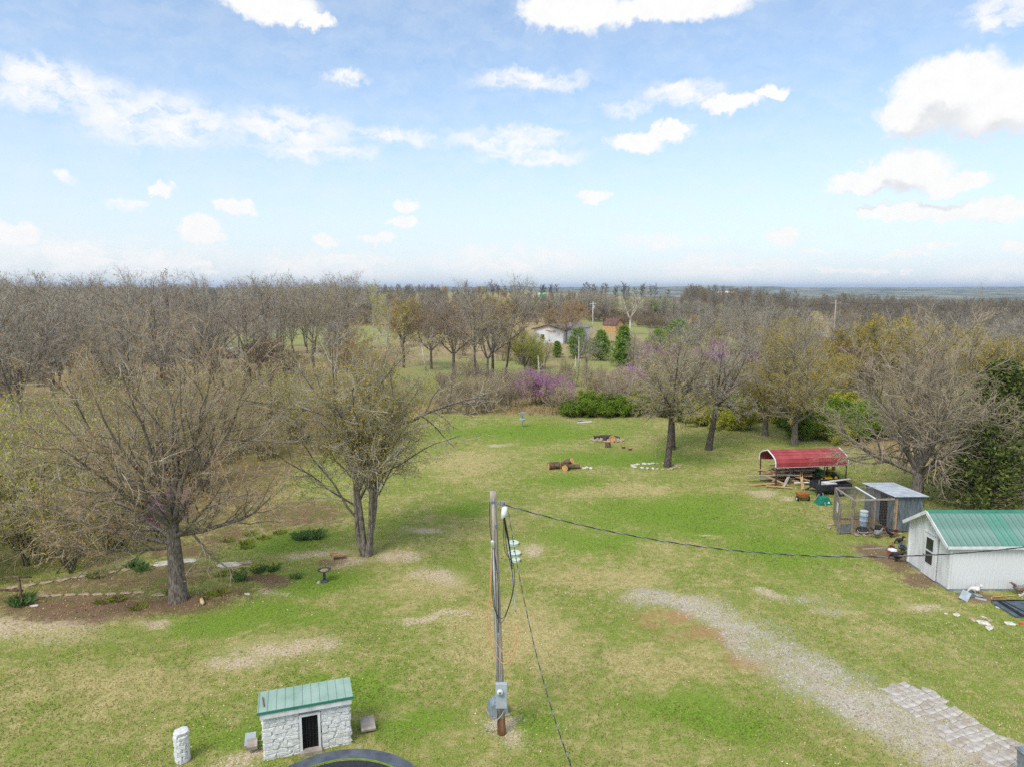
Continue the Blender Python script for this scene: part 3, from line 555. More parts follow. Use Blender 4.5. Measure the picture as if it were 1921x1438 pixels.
# -- hedgerow behind the farmhouse
LH = 'grey bare tree in the hedgerow behind the white farmhouse'; n = 0
while n < 62:
    y = rw.uniform(252, 322); x = rw.uniform(-46, 120)
    if -12 < x < 2: continue
    if not free(x, y, 3.4): continue
    o = plant(('S0', 'S1', 'F2', 'F0')[int(rw.integers(4))], x, y, rw.uniform(.62, .95), LH, 'hedgerow behind the farmhouse', 'hedgerow_tree', bm='none'); n += 1
for x, y, s, bm, lb in ((22.5, 246, 1.0, RUST, 'tall rust tipped tree standing above the hedgerow behind the farmhouse'), (66, 300, 1.1, GREEN, 'round green leaved tree in the hedgerow under the far cream barn'), (-10, 300, 1.0, OLIVE, 'tan topped tree in the gap of the far hedgerow'), (88, 262, .8, LIME, 'lime leaved tree at the right end of the far pasture')):
    plant('S2', x, y, s, lb, None, 'hedgerow_tree', bm=bm)
# -- wood falling away on the right
LR = 'bare grey tree in the wood that falls away beyond the carport'; LR2 = 'olive tinted tree in the wood that falls away beyond the carport'; n = 0
while n < 120:
    y = 84 + 230 * rw.random() ** 1.25; u = rw.uniform(.24, .82); x = u * y
    if y < 130 and u < .33: continue
    if 70 < x < 150 and abs(x - (91 + (y - 175) * .345)) < 4.5: continue        # the lane
    if y > 250 and x < 112: continue
    if not free(x, y, 4.2): continue
    k = ('F0', 'F2', 'S0', 'S1', 'F3', 'S2')[int(rw.integers(6))]; olive = rw.random() < .16
    plant(k, x, y, rw.uniform(.62, .86), LR2 if olive else LR, 'olive tinted trees of the right wood' if olive else 'bare trees of the right wood', 'forest_tree', bm=(OLIVE, RUST)[int(rw.integers(2))] if olive else ('none' if rw.random() < .6 else TAN)); n += 1
for x, y, s, lb in ((46, 88, 1.15, 'broad oak with yellow olive buds above the bare tree by the coop'), (53, 92, 1.1, 'second yellow olive oak overlapping the broad one'), (60, 86, 1.0, 'dark limbed oak with olive tips at the right edge of the wood'), (38, 80, .75, 'small olive oak behind the lime thicket')):
    plant('S2', x, y, s, lb, None, 'oak_tree', bm=OLIVE)
# -- skyline trees on the ridge
def small(seed, rm=.06): return tall(seed, 9.5, 12, 6, 4, t0=.25, r=.2, rm=(rm, rm * .8, rm * .65), bud=0, ang=44)
RIDGE = 'bare trees on the skyline ridge'; LS = 'bare tree standing on the green skyline ridge'
proto('R0', 'ridge_tree', LS, RIDGE, small(241), BARKD, BARKD, None); proto('R1', 'ridge_tree', LS, RIDGE, small(242), BARKD, BARKD, None)
n = 0
while n < 34:
    y = rw.uniform(420, 470); x = rw.uniform(-30, 100)
    if not free(x, y, 4): continue
    plant(('R0', 'R1')[n % 2], x, y, rw.uniform(.75, 1.12), LS, RIDGE, 'ridge_tree'); n += 1
for x, y, s, bm in ((-42, 425, .85, OLIVE), (-20, 428, .85, OLIVE), (-5, 420, .6, RUST)):
    plant('S2', x, y, s, 'round olive tree before the dark wood on the skyline', 'round olive trees on the skyline', 'ridge_tree', bm=bm)
# -- woods too far away to count
def mass(name, label, data, spots, m):
    src = bpy.data.objects.new(name + '_source', npmesh(name + '_source', *data)); src.data.materials.append(m)
    P_ = np.array([(x, y, gz(x, y)) for x, y, s in spots]); n_ = len(P_); me = bpy.data.meshes.new(name); me.vertices.add(n_); me.vertices.foreach_set('co', P_.astype(np.float32).ravel())
    for an, val in (('turn', rw.random(n_) * 6.283), ('size', np.array([q[2] for q in spots]))):
        a = me.attributes.new(an, 'FLOAT', 'POINT'); a.data.foreach_set('value', val.astype(np.float32))
    me.update(); o = put(name, me); o['kind'] = 'stuff'; tag(o, label, 'wood')
    g = bpy.data.node_groups.new(name, 'GeometryNodeTree'); g.interface.new_socket('Geometry', in_out='INPUT', socket_type='NodeSocketGeometry'); g.interface.new_socket('Geometry', in_out='OUTPUT', socket_type='NodeSocketGeometry')
    N_ = g.nodes.new; gi, go = N_('NodeGroupInput'), N_('NodeGroupOutput'); ip, oi = N_('GeometryNodeInstanceOnPoints'), N_('GeometryNodeObjectInfo'); oi.inputs['Object'].default_value = src
    at_, as_, cv = N_('GeometryNodeInputNamedAttribute'), N_('GeometryNodeInputNamedAttribute'), N_('ShaderNodeCombineXYZ')
    at_.data_type = as_.data_type = 'FLOAT'; at_.inputs['Name'].default_value = 'turn'; as_.inputs['Name'].default_value = 'size'
    k = g.links.new; k(gi.outputs[0], ip.inputs['Points']); k(oi.outputs['Geometry'], ip.inputs['Instance']); k(at_.outputs[0], cv.inputs[2]); k(cv.outputs[0], ip.inputs['Rotation']); k(as_.outputs[0], ip.inputs['Scale']); k(ip.outputs[0], go.inputs[0])
    md = o.modifiers.new('scatter', 'NODES'); md.node_group = g
def mass_joined(name, label, data, spots, m):
    (v0, f0) = data; Vs, Fs = [], []
    for i, (x, y, s) in enumerate(spots):
        a = rw.random() * 6.283; c_, s_ = math.cos(a), math.sin(a)
        Vs.append(np.stack([(v0[:, 0] * c_ - v0[:, 1] * s_) * s + x, (v0[:, 0] * s_ + v0[:, 1] * c_) * s + y, v0[:, 2] * s + gz(x, y)], -1)); Fs.append(f0 + i * len(v0))
    o = put(name, npmesh(name, np.concatenate(Vs), np.concatenate(Fs)), m); o['kind'] = 'stuff'; tag(o, label, 'wood')
def lowtree(seed, h=11):
    d = tall(seed, h, 15, 7, 5, t0=.16, r=.17, rm=(.05, .04, .035), bud=0, ang=44); return join([d[0], d[1]])
def lowbrush(seed):
    d = shrub0(seed); return join([d[0], d[1]])
def shrub0(seed):
    rg = np.random.default_rng(seed); ls = [(V3(rg.uniform(4, 50), i * 36 + rg.uniform(-20, 20)), 3.6 * rg.uniform(.7, 1.05), .04, .015, (rg.normal(0, .5), rg.normal(0, .5), -.1)) for i in range(10)]
    return tree_data(seed, ls, dict(K=3, wander=.12, up=.05), [dict(n=7, t0=.2, ang=38, ratio=.45, K=2, wander=.15, up=.06, rr=.6, rmin=.03), dict(n=6, t0=.15, ang=38, ratio=.5, K=1, wander=.15, up=.04, rr=.6, rmin=.024)], 0, sides=(3, 3, 3, 3, 3), wood_levels=1)
lowd, lowd2, brushd = lowtree(251), lowtree(252, 10), lowbrush(253)
FARM = mat('far wood', srgb(112, 105, 96), srgb(158, 150, 138), scale=.05, rough=.95, spec=.05)
FARM2 = mat('far wood brown', srgb(122, 108, 91), srgb(168, 151, 128), scale=.08, rough=.95, spec=.05); FARO = mat('far wood olive', srgb(128, 114, 66), srgb(176, 158, 100), scale=.08, rough=.95, spec=.05)
def right_spots(n, y0, y1, e):
    sp = []
    while len(sp) < n:
        y = y0 + (y1 - y0) * rw.random() ** e; x = y * rw.uniform(.25, .83)
        if (x > 118 or (y > 320 and x > 100)) and abs(x - (91 + (y - 175) * .345)) > 5: sp.append((x, y, rw.uniform(.7, 1.05)))
    return sp
mass('far_woodland', 'grey leafless woodland filling the valley below the blue hills', lowd, right_spots(1500, 200, 1180, 1.4), FARM)
mass('far_brown_woodland', 'brownish leafless trees mixed through the valley woodland', lowd2, right_spots(420, 200, 900, 1.4), FARM2); mass('far_olive_woodland', 'olive tinted trees dotted through the valley woodland', lowd2, right_spots(90, 180, 700, 1.3), FARO)
mass('ridge_woodland', 'dark leafless wood along the skyline left of the white mast', lowd, [(rw.uniform(-560, -52), rw.uniform(452, 560), rw.uniform(.5, .78)) for i in range(420)] + [(rw.uniform(-270, -18), rw.uniform(330, 376), rw.uniform(.55, .85)) for i in range(330)] + [(rw.uniform(-5, 125), rw.uniform(318, 392), rw.uniform(.4, .62)) for i in range(230)], FARM)
bs = []
while len(bs) < 900:
    y = rw.uniform(225, 335); x = rw.uniform(-.8 * y, .42 * y)
    if -16 < x < 4 and y < 290: continue
    if y < 248 and -100 < x < 90: continue
    bs.append((x, y, rw.uniform(.6, 1.35)))
while len(bs) < 1500:
    y = rw.uniform(95, 260); x = y * rw.uniform(.36, .83)
    if abs(x - (91 + (y - 175) * .345)) > 5 and (x > 40 or y < 160): bs.append((x, y, rw.uniform(.45, 1.0)))
while len(bs) < 1640:
    y = rw.uniform(100, 170); x = rw.uniform(-.8 * y, -.30 * y)
    if not (abs(x + 66) < 9 and 118 < y < 160): bs.append((x, y, rw.uniform(.35, .8)))
mass('understorey_brush', 'low grey brown understorey brush beneath the distant trees', brushd, bs, FARM2)
# ---- cedars
def cedar(seed, h, wid, nb, nl, leaf):
    rg = np.random.default_rng(seed); t = np.sort(rg.random(nb)) ** .9; L = wid * (1 - t) ** .65 * rg.uniform(.5, 1.25, nb) + .12
    az = np.arange(nb) * 2.4 + rg.normal(0, .3, nb); S = np.stack([0 * t, 0 * t, h * (.05 + .93 * t)], -1); D = np.stack([np.cos(az), np.sin(az), .25 + .5 * t], -1)
    Pp, Rr = grow(S, D, L, .012 + .03 * (1 - t), np.full(nb, .006), 4, .1, .04, rg)
    tr, rr = grow(np.array([[0, 0, -.2]]), np.array([[0, 0, 1.]]), np.array([h * .97]), np.array([.035 * h * .5 + .04]), np.array([.01]), 6, .01, .1, rg)
    w = rg.random((nb, nl)) ** .6; i = np.clip((w * 4).astype(int), 0, 3); f = (w * 4 - i)[..., None]; a = np.arange(nb)[:, None]
    C = (Pp[a, i] * (1 - f) + Pp[a, i + 1] * f).reshape(-1, 3)
    return tubes(tr, rr, 8), tubes(Pp, Rr, 3), leaves(C, leaf, rg, 1, .13 + .02 * wid, .4)
def cedar_thing(label, data, m, loc, s=1.0, group=None): return tree_thing('cedar_tree', label, 'tree', data, BARKD, TWIGB, m, loc, 0, group, s)
cedar_thing('large dark green cedar crowding the back of the white shed', cedar(301, 8.6, 3.6, 420, 46, .12), CEDAR, (30.2, 41.6, H(30.2, 41.6)))
c2 = cedar_thing('low spreading dark cedar between the bare tree and the shed roof', cedar(302, 5.2, 3.2, 260, 40, .11), CEDAR, (27.8, 38.8, H(27.8, 38.8)))
cb = cedar(303, 5.6, 2.2, 190, 30, .17)
k0 = cedar_thing('slim bright green cedar before the white farmhouse wall', cb, CEDARB, (13.2, 140, gz(13.2, 140)), 1.05)
for x, y, s, lb in ((17.8, 136, 1.32, 'tall slim bright cedar right of the white farmhouse wall'), (20.3, 126, 1.12, 'bright cedar in front of its neighbours beside the white snag'), (24.6, 150, 1.35, 'bright cedar before the tan barn'), (9.4, 142, .75, 'smallest bright cedar under the white farmhouse gable')):
    dup(k0, (x, y, gz(x, y)), rw.random() * 6, (s * .95, s * .95, s * .8), lb)
k1 = cedar_thing('broad rounded olive green cedar bush below the pale dead tree', cedar(304, 6.2, 4.6, 260, 34, .17), CEDARB, (36.5, 150, gz(36.5, 150)), 1.15)
dup(k1, (31.5, 146, gz(31.5, 146)), 2, .85, 'smaller rounded cedar bush touching the broad one'); dup(k1, (15.2, 152, gz(15.2, 152)), 1, (.62, .62, .85), 'grey green cedar at the corner of the farmhouse')
# ---- shrubs and thickets
def shrub(seed, h, wid, n=12, lv=(7, 6, 4), bud=1, bs=.05, hi=42, rm=(.012, .009, .007)):
    rg = np.random.default_rng(seed); ls = [(V3(rg.uniform(4, hi), i * 360 / n + rg.uniform(-20, 20)), h * rg.uniform(.75, 1.05), .03, .009, (rg.normal(0, wid * .14), rg.normal(0, wid * .14), -.1)) for i in range(n)]
    return tree_data(seed, ls, dict(K=5, wander=.1, up=.05), [dict(n=lv[0], t0=.2, ang=36, ratio=.42, K=3, wander=.15, up=.06, rr=.6, rmin=rm[0]), dict(n=lv[1], t0=.15, ang=38, ratio=.45, K=2, wander=.15, up=.04, rr=.6, rmin=rm[1]), dict(n=lv[2], t0=.1, ang=38, ratio=.5, K=2, wander=.15, up=.03, rr=.7, rmin=rm[2])], bud, bs, .09, sides=(4, 3, 3, 3, 3), wood_levels=1)
def proto_shrub(key, name, data, wm, tm, bm):
    t = tree_thing(name, name, 'shrub', data, wm, tm, bm); protos[key] = [t, False]
proto_shrub('B0', 'shrub', shrub(401, 4.0, 3, 12, (7, 6, 4), .65, .048), BARKD, TWIGB, LIME)
proto_shrub('B1', 'shrub', shrub(402, 3.2, 3, 12, (7, 6, 4), .25, .05, 34), BARKD, TWIGB, TAN)
proto_shrub('B2', 'shrub', shrub(403, 2.0, 3, 14, (7, 6, 4), 3, .07, 60), BARKD, TWIGB, GREEN)
proto_shrub('B3', 'shrub', shrub(404, 3.4, 3, 10, (7, 6, 4), 2, .045, 36), BARKD, TWIGB, PURP)
LL = 'yellow green leafing shrub crowding the left wood edge behind the stone edging'
for x, y, s in ((-21.2, 31.2, .95), (-23.4, 32.5, 1.2), (-25.4, 34.5, 1.3), (-23.6, 36.6, 1.15), (-27.5, 37, 1.45), (-20.6, 33.8, 1.0), (-29.5, 41, 1.5), (-26, 42.5, 1.3), (-32, 46, 1.5), (-27.8, 47, 1.35), (-35, 52, 1.5), (-24.5, 50, 1.2), (-31, 56, 1.5), (-22, 55, 1.1), (-37, 60, 1.5), (-21.5, 45.5, 1.1), (-24.5, 38.5, 1.3), (-28.5, 34.8, 1.4), (-26.5, 31.5, 1.2), (-24.8, 29.6, 1.0), (-33, 40, 1.5), (-29, 62, 1.5), (-24, 66, 1.4), (-42, 70, 1.7), (-18.5, 58, 1.2)):
    plant('B0', x, y, s, LL, 'lime shrubs along the left wood edge', 'leafing_shrub', bm=LIME)
LBz = 'bare brown twiggy shrub in the thicket between the lawn and the left wood'; n = 0
while n < 34:
    y = rw.uniform(48, 84); x = rw.uniform(-.58 * y - 2, -15 - (y - 48) * .04)
    if y < 46 and x > -17: continue
    if not free(x, y, 2.1): continue
    plant('B1', x, y, rw.uniform(.75, 1.45), LBz, 'bare shrubs between lawn and left wood', 'bare_shrub', bm=(TAN, RUST, OLIVE)[int(rw.integers(3))]); n += 1
LD = 'bare brown brush on the far edge of the lawn'; n = 0
while n < 40:
    y = rw.uniform(72, 92); x = rw.uniform(-9, 26)
    if not free(x, y, 1.7): continue
    plant('B1', x, y, rw.uniform(.7, 1.25), LD, 'bare brush along the far lawn edge', 'bare_shrub', bm=(TAN, TAN, OLIVE)[int(rw.integers(3))]); n += 1
for x, y, s in ((6.4, 71.5, .8), (7.6, 71.2, .95), (9.0, 71.8, 1.15), (11.0, 71.3, 1.0), (10.2, 73.5, 1.1), (12.6, 72.2, .95), (14.2, 73.0, 1.15), (8.1, 73.2, 1.1), (15.6, 72.2, .9), (16.9, 71.5, .8)):
    plant('B2', x, y, s, 'dense lime green bush at the far edge of the lawn', 'lime bushes at the far lawn edge', 'green_bush', bm=GREEN)
n = 0
while n < 40:
    y = rw.uniform(57.5, 76); x = rw.uniform(17.5, 38)
    if y < 60 + (24 - x) * .8 or not free(x, y, 1.3): continue
    plant('B2', x, y, rw.uniform(.8, 1.35), 'fresh green bush in the thicket behind the red carport', 'green thicket behind the carport', 'green_bush', bm=GREEN if rw.random() < .7 else LIME); n += 1
LP = 'purple flowering redbud in the brush beyond the lawn'
for x, y, s in ((3.0, 80, 1.1), (5.9, 77.5, .95), (16.2, 84, 1.0), (15.0, 90, 1.05), (20.8, 100, 1.6), (23.5, 104, 1.5), (32, 108, 1.6), (36, 100, 1.4), (-19.0, 35.6, .7)):
    plant('B3', x, y, s, LP if y > 40 else 'small purple redbud beneath the wide yard tree', 'redbuds beyond the lawn' if y > 40 else None, 'redbud', bm=PURP)
n = 0
while n < 30:
    y = rw.uniform(90, 165); x = rw.uniform(-.08 * y, .36 * y)
    if (abs(x - 14) < 7 and y > 128) or not free(x, y, 3): continue
    plant('B1', x, y, rw.uniform(.9, 1.5), 'grey brown thorny brush in the rough pasture before the farmhouse', 'brush in the pasture before the farmhouse', 'bare_shrub', bm=(TAN, OLIVE, LIME)[int(rw.integers(3))]); n += 1
n = 0
while n < 40:
    y = rw.uniform(76, 130); x = rw.uniform(.33 * y, .8 * y)
    if not free(x, y, 3): continue
    plant('B0', x, y, rw.uniform(.7, 1.1), 'leafing undergrowth shrub in the right wood', 'undergrowth shrubs of the right wood', 'leafing_shrub', bm=(LIME, GREEN, TAN)[int(rw.integers(3))]); n += 1
for t, _ in protos.values():
    for c in list(t.children): bpy.data.objects.remove(c)
    bpy.data.objects.remove(t)
# ================================================================ things in the yard
rp = random.Random(5)
WHITE = mat('white paint', srgb(196, 198, 200), srgb(226, 227, 228), scale=1.6, rough=.6, bump=.08, bscale=60, stretch=(2.5, 2.5, .5), ramp=(.25, .6)); WHITEW = mat('whitewash on stone', srgb(194, 196, 198), srgb(232, 232, 230), scale=5, rough=.85, bump=.5, bscale=25)
GREY = mat('grey galvanised metal', srgb(128, 138, 146), srgb(168, 176, 182), scale=4, rough=.45, metal=.6); GREYP = mat('grey painted metal', srgb(150, 160, 168), srgb(176, 184, 190), scale=3, rough=.5)
WOODG = mat('weathered wood', srgb(104, 92, 80), srgb(158, 146, 132), scale=4, rough=.9, bump=.4, bscale=20, stretch=(6, 6, .7)); WOODT = mat('tan lumber', srgb(150, 116, 74), srgb(204, 172, 128), scale=3, rough=.85, bump=.2, stretch=(1, 8, 8))
WOODP = mat('grey board', srgb(138, 128, 116), srgb(186, 176, 164), scale=3, rough=.85, stretch=(1, 8, 8)); RUSTM = mat('dark red brown steel', srgb(64, 46, 40), srgb(90, 66, 56), scale=5, rough=.6)
GRN = mat('green roof paint', srgb(98, 134, 122), srgb(120, 152, 141), scale=1.2, rough=.4, spec=.5); GRN2 = mat('brighter green roof paint', srgb(82, 138, 120), srgb(100, 150, 134), scale=1.2, rough=.4, spec=.5); GRND = mat('green trim', srgb(52, 116, 96), srgb(64, 130, 110), scale=2, rough=.4); GRNF = mat('faded green roof paint', srgb(140, 168, 154), srgb(162, 186, 174), scale=1.5, rough=.5)
BLACK = mat('black rubber', srgb(22, 23, 25), srgb(40, 41, 44), scale=6, rough=.8); BLACKM = mat('black cable', srgb(34, 34, 36), srgb(58, 58, 60), rough=.6); DARK = mat('dark door and coop shade', srgb(16, 15, 15), srgb(28, 27, 26), rough=.9)
GLASS = mat('dark window glass', srgb(34, 34, 38), srgb(54, 54, 60), scale=1, rough=.12, spec=.6); RED = mat('red roof paint', srgb(150, 58, 60), srgb(174, 80, 80), scale=1.2, rough=.45, spec=.4)
STONE = mat('tan sandstone', srgb(142, 122, 100), srgb(190, 172, 148), scale=4, rough=.95, bump=.5, bscale=14); STONEP = mat('pale limestone', srgb(176, 168, 154), srgb(226, 220, 208), scale=4, rough=.95, bump=.4, bscale=14); STONEG = mat('grey flagstone', srgb(160, 153, 145), srgb(204, 197, 188), scale=3, rough=.95, bump=.5, bscale=18)
BLUEP = mat('blue pale plastic', srgb(150, 176, 196), srgb(186, 204, 216), rough=.5); CONC = mat('weathered concrete', srgb(146, 136, 126), srgb(188, 178, 168), scale=4, rough=.95, bump=.3)
LOGB = mat('log bark', srgb(74, 58, 46), srgb(124, 102, 84), scale=6, rough=.95, bump=.6); LOGC = mat('cut wood', srgb(190, 140, 84), srgb(222, 178, 120), scale=5, rough=.9); CHAR = mat('charred wood', srgb(44, 40, 38), srgb(88, 80, 74), scale=5, rough=.95)
def rock_mesh(seed, flat=.5):
    r = random.Random(seed); bm = bmesh.new(); bmesh.ops.create_icosphere(bm, subdivisions=1, radius=.5)
    for v in bm.verts: v.co = Vector((v.co.x * r.uniform(.75, 1.2), v.co.y * r.uniform(.75, 1.2), v.co.z * r.uniform(.8, 1.15) * flat * 1.6))
    me = bpy.data.meshes.new('stone'); bm.to_mesh(me); bm.free(); return me
def block_mesh(seed, j=.12):
    r = random.Random(seed); bm = bmesh.new(); bmesh.ops.create_cube(bm, size=1.0); bmesh.ops.bevel(bm, geom=bm.edges[:], offset=.16, segments=1, affect='EDGES')
    for v in bm.verts: v.co += Vector((r.uniform(-j, j), r.uniform(-j, j), r.uniform(-j, j)))
    me = bpy.data.meshes.new('stone'); bm.to_mesh(me); bm.free(); return me
def with_mat(me, m): me = me.copy(); me.materials.clear(); me.materials.append(m); return me
ROCKS = [rock_mesh(i) for i in range(5)]; BLOCKS = [block_mesh(i, .07) for i in range(6)]
RP = [with_mat(m, STONEP) for m in ROCKS]; RT = [with_mat(m, STONE) for m in ROCKS]; RW = [with_mat(m, WHITEW) for m in BLOCKS]; RG = [with_mat(m, STONEG) for m in ROCKS]
def rock(meshes, name, label, group, x, y, sx, sy, sz_, rz=None, cat='stone', dz=0):
    o = put(name, rp.choice(meshes), None, None, (x, y, H(x, y) + sz_ * .18 + dz), rp.random() * 6.28 if rz is None else rz, (sx, sy, sz_)); return tag(o, label, cat, group)
# ---------------------------------------------------------------- stone well house
wh = thing('well_house', 'small white painted stone well house with a green metal roof', 'well house', (-6.99, 17.53, H(-6, 18)), R(17.8))
Lw, Dw, Hw = 2.43, 1.0, 1.36
mb = MB()
for a, b in ((.10, 1.0), (1.58, Lw - .10)): mb.box(((a + b) / 2, .16, Hw / 2), (b - a, .12, Hw))
mb.box((.16, Dw / 2 + .05, Hw / 2 - .01), (.12, Dw - .22, Hw - .02)).box((Lw - .16, Dw / 2 + .05, Hw / 2 - .01), (.12, Dw - .22, Hw - .02)).box((Lw / 2, Dw - .1, Hw / 2 - .005), (Lw - .2, .12, Hw - .01)).box((1.29, .16, 1.27), (.6, .11, .17))
wall = mb.build('wall', WHITEW, wh)
def stones(parent, p0, ux, length, z0, z1, nrow, gaps=()):
    z = z0; hrow = (z1 - z0) / nrow
    for rw_ in range(nrow):
        x = 0.0
        while x < length - .04:
            w = min(rp.uniform(.17, .46), length - x)
            if length - x - w < .12: w = length - x
            hh = hrow * rp.uniform(.95, 1.12)
            o = put('stone', rp.choice(RW), None, parent, (p0[0] + ux[0] * (x + w / 2), p0[1] + ux[1] * (x + w / 2), z + hrow / 2 + rp.uniform(-.012, .012)), (rp.uniform(-.05, .05), rp.uniform(-.05, .05), math.atan2(ux[1], ux[0]) + rp.uniform(-.06, .06)), (w * 1.08, rp.uniform(.15, .19), hh * 1.10)); x += w
        z += hrow
stones(wall, (.02, .09), (1, 0), .98, -.05, 1.3, 12); stones(wall, (1.60, .09), (1, 0), .81, -.05, 1.3, 12)
stones(wall, (.09, .18), (0, 1), .85, -.05, 1.3, 12); stones(wall, (Lw - .09, .18), (0, 1), .85, -.05, 1.3, 12)
fr = MB().box((1.035, .06, .6), (.07, .14, 1.2)).box((1.545, .06, .6), (.07, .14, 1.2)).box((1.29, .06, 1.165), (.44, .14, .07)).build('door_frame', WHITE, wh)
MB().box((1.29, -.03, .05), (.62, .22, .1)).build('sill', CONC, wh)
dr = MB().box((1.29, .115, .61), (.44, .03, 1.03)).build('door', DARK, wh)
for i in range(5): MB().box((1.29 - .18 + i * .09, .085, .6), (.02, .02, 1.0)).build('slat', BLACK, dr)
MB().box((Lw / 2, -.075, 1.40), (Lw + .06, .04, .15)).build('fascia', WHITE, wh)
rf = MB().box((Lw / 2, .48, 1.485), (Lw + .12, 1.10, .035), rx=R(-3)).build('roof', GRNF, wh)
pw = (Lw + .16) / 11
for i in range(11):
    p = MB().box((-.08 + pw * (i + .5), .48, 1.508), (pw - .012, 1.16, .014), rx=R(-3)).box((-.08 + pw * (i + .02), .48, 1.520), (.022, 1.16, .03), rx=R(-3)).build('roof_panel', GRNF, rf)
MB().box((Lw / 2, -.105, 1.515), (Lw + .2, .03, .07)).build('roof_edge', GRND, wh)
MB().box((.06, .42, 1.545), (.03, .5, .02), rz=.12).build('rust_streak', mat('rusty iron', srgb(110, 58, 40), srgb(146, 88, 62)), rf)
for px_, py_, a, s, lb, m in ((-4.35, 18.95, .32, (.42, .5, .07), 'tan concrete slab tilted against the right end of the well house', CONC), (-7.62, 18.25, .3, (.3, .45, .06), 'pale blue grey slab leaning at the left end of the well house', GREYP), (-7.45, 17.95, .3, (.28, .3, .12), 'small tan block below the blue grey slab at the well house', CONC)):
    o = MB().box((0, 0, .12 + s[2]), s, rx=R(14)).box((0, .1, .07), (s[0] * .7, s[1] * .5, .13)).build('stone_slab', m); o.location = (px_, py_, H(px_, py_)); o.rotation_euler = (0, 0, a); tag(o, lb, 'slab')
# short white pillar
sp_ = thing('stone_pillar', 'short white painted stone pillar standing on the grass left of the well house', 'pillar', (-9.29, 17.6, H(-9.29, 17.6)), .2)
core = MB().lathe([(.15, -.1), (.15, .78), (.1, .86), (.02, .88)], 10).build('core', WHITEW, sp_)
for lvl in range(7):
    n_ = 5
    for j in range(n_):
        a = 2 * math.pi * (j + .5 * (lvl % 2)) / n_ + rp.uniform(-.1, .1); put('stone', rp.choice(RW), None, sp_, (.12 * math.cos(a), .12 * math.sin(a), .06 + lvl * .115), (0, 0, a + 1.57), (.21, .15, .125))
put('cap_stone', RW[2], None, sp_, (0, 0, .87), .4, (.33, .33, .12))
# ---------------------------------------------------------------- trampoline
tr = thing('trampoline', 'round black trampoline with a grey pad and lime piping in front of the well house', 'trampoline', (-4.15, 14.5, H(-4.15, 14.5)))
def ring(r0, r1, z0, z1, n=64):
    m = MB(); vs = []
    for r_, z_ in ((r0, z0), (r1, z0), (r1, z1), (r0, z1)): vs += [(r_ * math.cos(2 * math.pi * j / n), r_ * math.sin(2 * math.pi * j / n), z_) for j in range(n)]
    return m.add(vs, [(q * n + j, q * n + (j + 1) % n, ((q + 1) % 4) * n + (j + 1) % n, ((q + 1) % 4) * n + j) for q in range(4) for j in range(n)])
MB().lathe([(1.93, .835), (1.93, .845)], 64).build('jumping_mat', mat('trampoline mat', srgb(40, 43, 48), srgb(56, 58, 64), scale=30, rough=.7), tr)
ring(1.955, 2.33, .85, .885).build('safety_pad', mat('grey vinyl pad', srgb(74, 80, 88), srgb(96, 102, 110), scale=3, rough=.45), tr); ring(1.943, 1.952, .85, .888).build('piping', mat('lime piping', srgb(120, 150, 50), srgb(146, 172, 66)), tr)
MB().tube([(2.3 * math.cos(a * .131), 2.3 * math.sin(a * .131), .81) for a in range(49)], .025, 8, False).build('frame_ring', GREY, tr)
for j in range(4):
    a = j * 1.571 + .6; pts_ = [(2.28 * math.cos(a + q), 2.28 * math.sin(a + q), z) for q, z in ((-.22, .8), (-.22, .04), (.22, .04), (.22, .8))]; MB().tube(pts_, .025, 8).build('leg', GREY, tr)
# ---------------------------------------------------------------- utility pole
up = thing('utility_pole', 'weathered wooden utility pole with a grey meter box on the lawn', 'utility pole', (-.31, 18.79, H(-.31, 18.79)))
POLE = mat('weathered pole wood', srgb(132, 120, 108), srgb(196, 186, 174), scale=3, rough=.9, bump=.5, bscale=18, stretch=(8, 8, .5)); POLEB = mat('creosoted pole foot', srgb(76, 52, 34), srgb(126, 92, 62), scale=3, rough=.85, bump=.4, stretch=(8, 8, .6))
def lean(z): return -.23 * z / 7.5
pole = MB().tube([(lean(z), 0, z) for z in (.55, 2, 4, 6, 7.3, 7.5)], [.122, .118, .108, .1, .095, .088], 14).build('pole', POLE, up, True)
MB().tube([(0, 0, -.3), (0, 0, .05), (lean(.58), 0, .58)], [.135, .13, .121], 14).build('pole_foot', POLEB, up, True)
MB().tube([(-.05 + lean(z), -.135, z) for z in (1.74, 3, 4.6, 5.9)], .028, 10).build('conduit', GREYP, up, True); MB().tube([(-.05 + lean(6), -.135, 5.86), (-.06 + lean(6), -.14, 6.05), (-.07 + lean(6), -.19, 6.08)], [.05, .055, .03], 10).build('weatherhead', WHITE, up, True)
bx_ = MB().box((.0, -.19, 1.36), (.34, .14, .78)).build('meter_box', GREYP, up, bevel=.012); MB().box((.0, -.263, 1.14), (.30, .012, .3)).build('cover_panel', GREYP, bx_)
mt = MB(); mt.tube([(-.04, -.262, 1.52), (-.04, -.30, 1.52), (-.04, -.345, 1.52)], [.098, .095, .085], 18).build('meter', mat('meter glass', srgb(196, 202, 204), srgb(220, 224, 226), rough=.15, spec=.6), bx_, True)
MB().box((-.04, -.349, 1.535), (.07, .01, .03)).build('meter_display', BLACK, bx_); MB().box((-.04, -.349, 1.475), (.075, .01, .02)).build('meter_label', GRND, bx_)
MB().tube([(.16, -.14, 1.0), (.0, -.16, .7), (-.35, -.1, .25), (-.5, .1, .03)], .016, 6).build('ground_wire', GREYP, up)
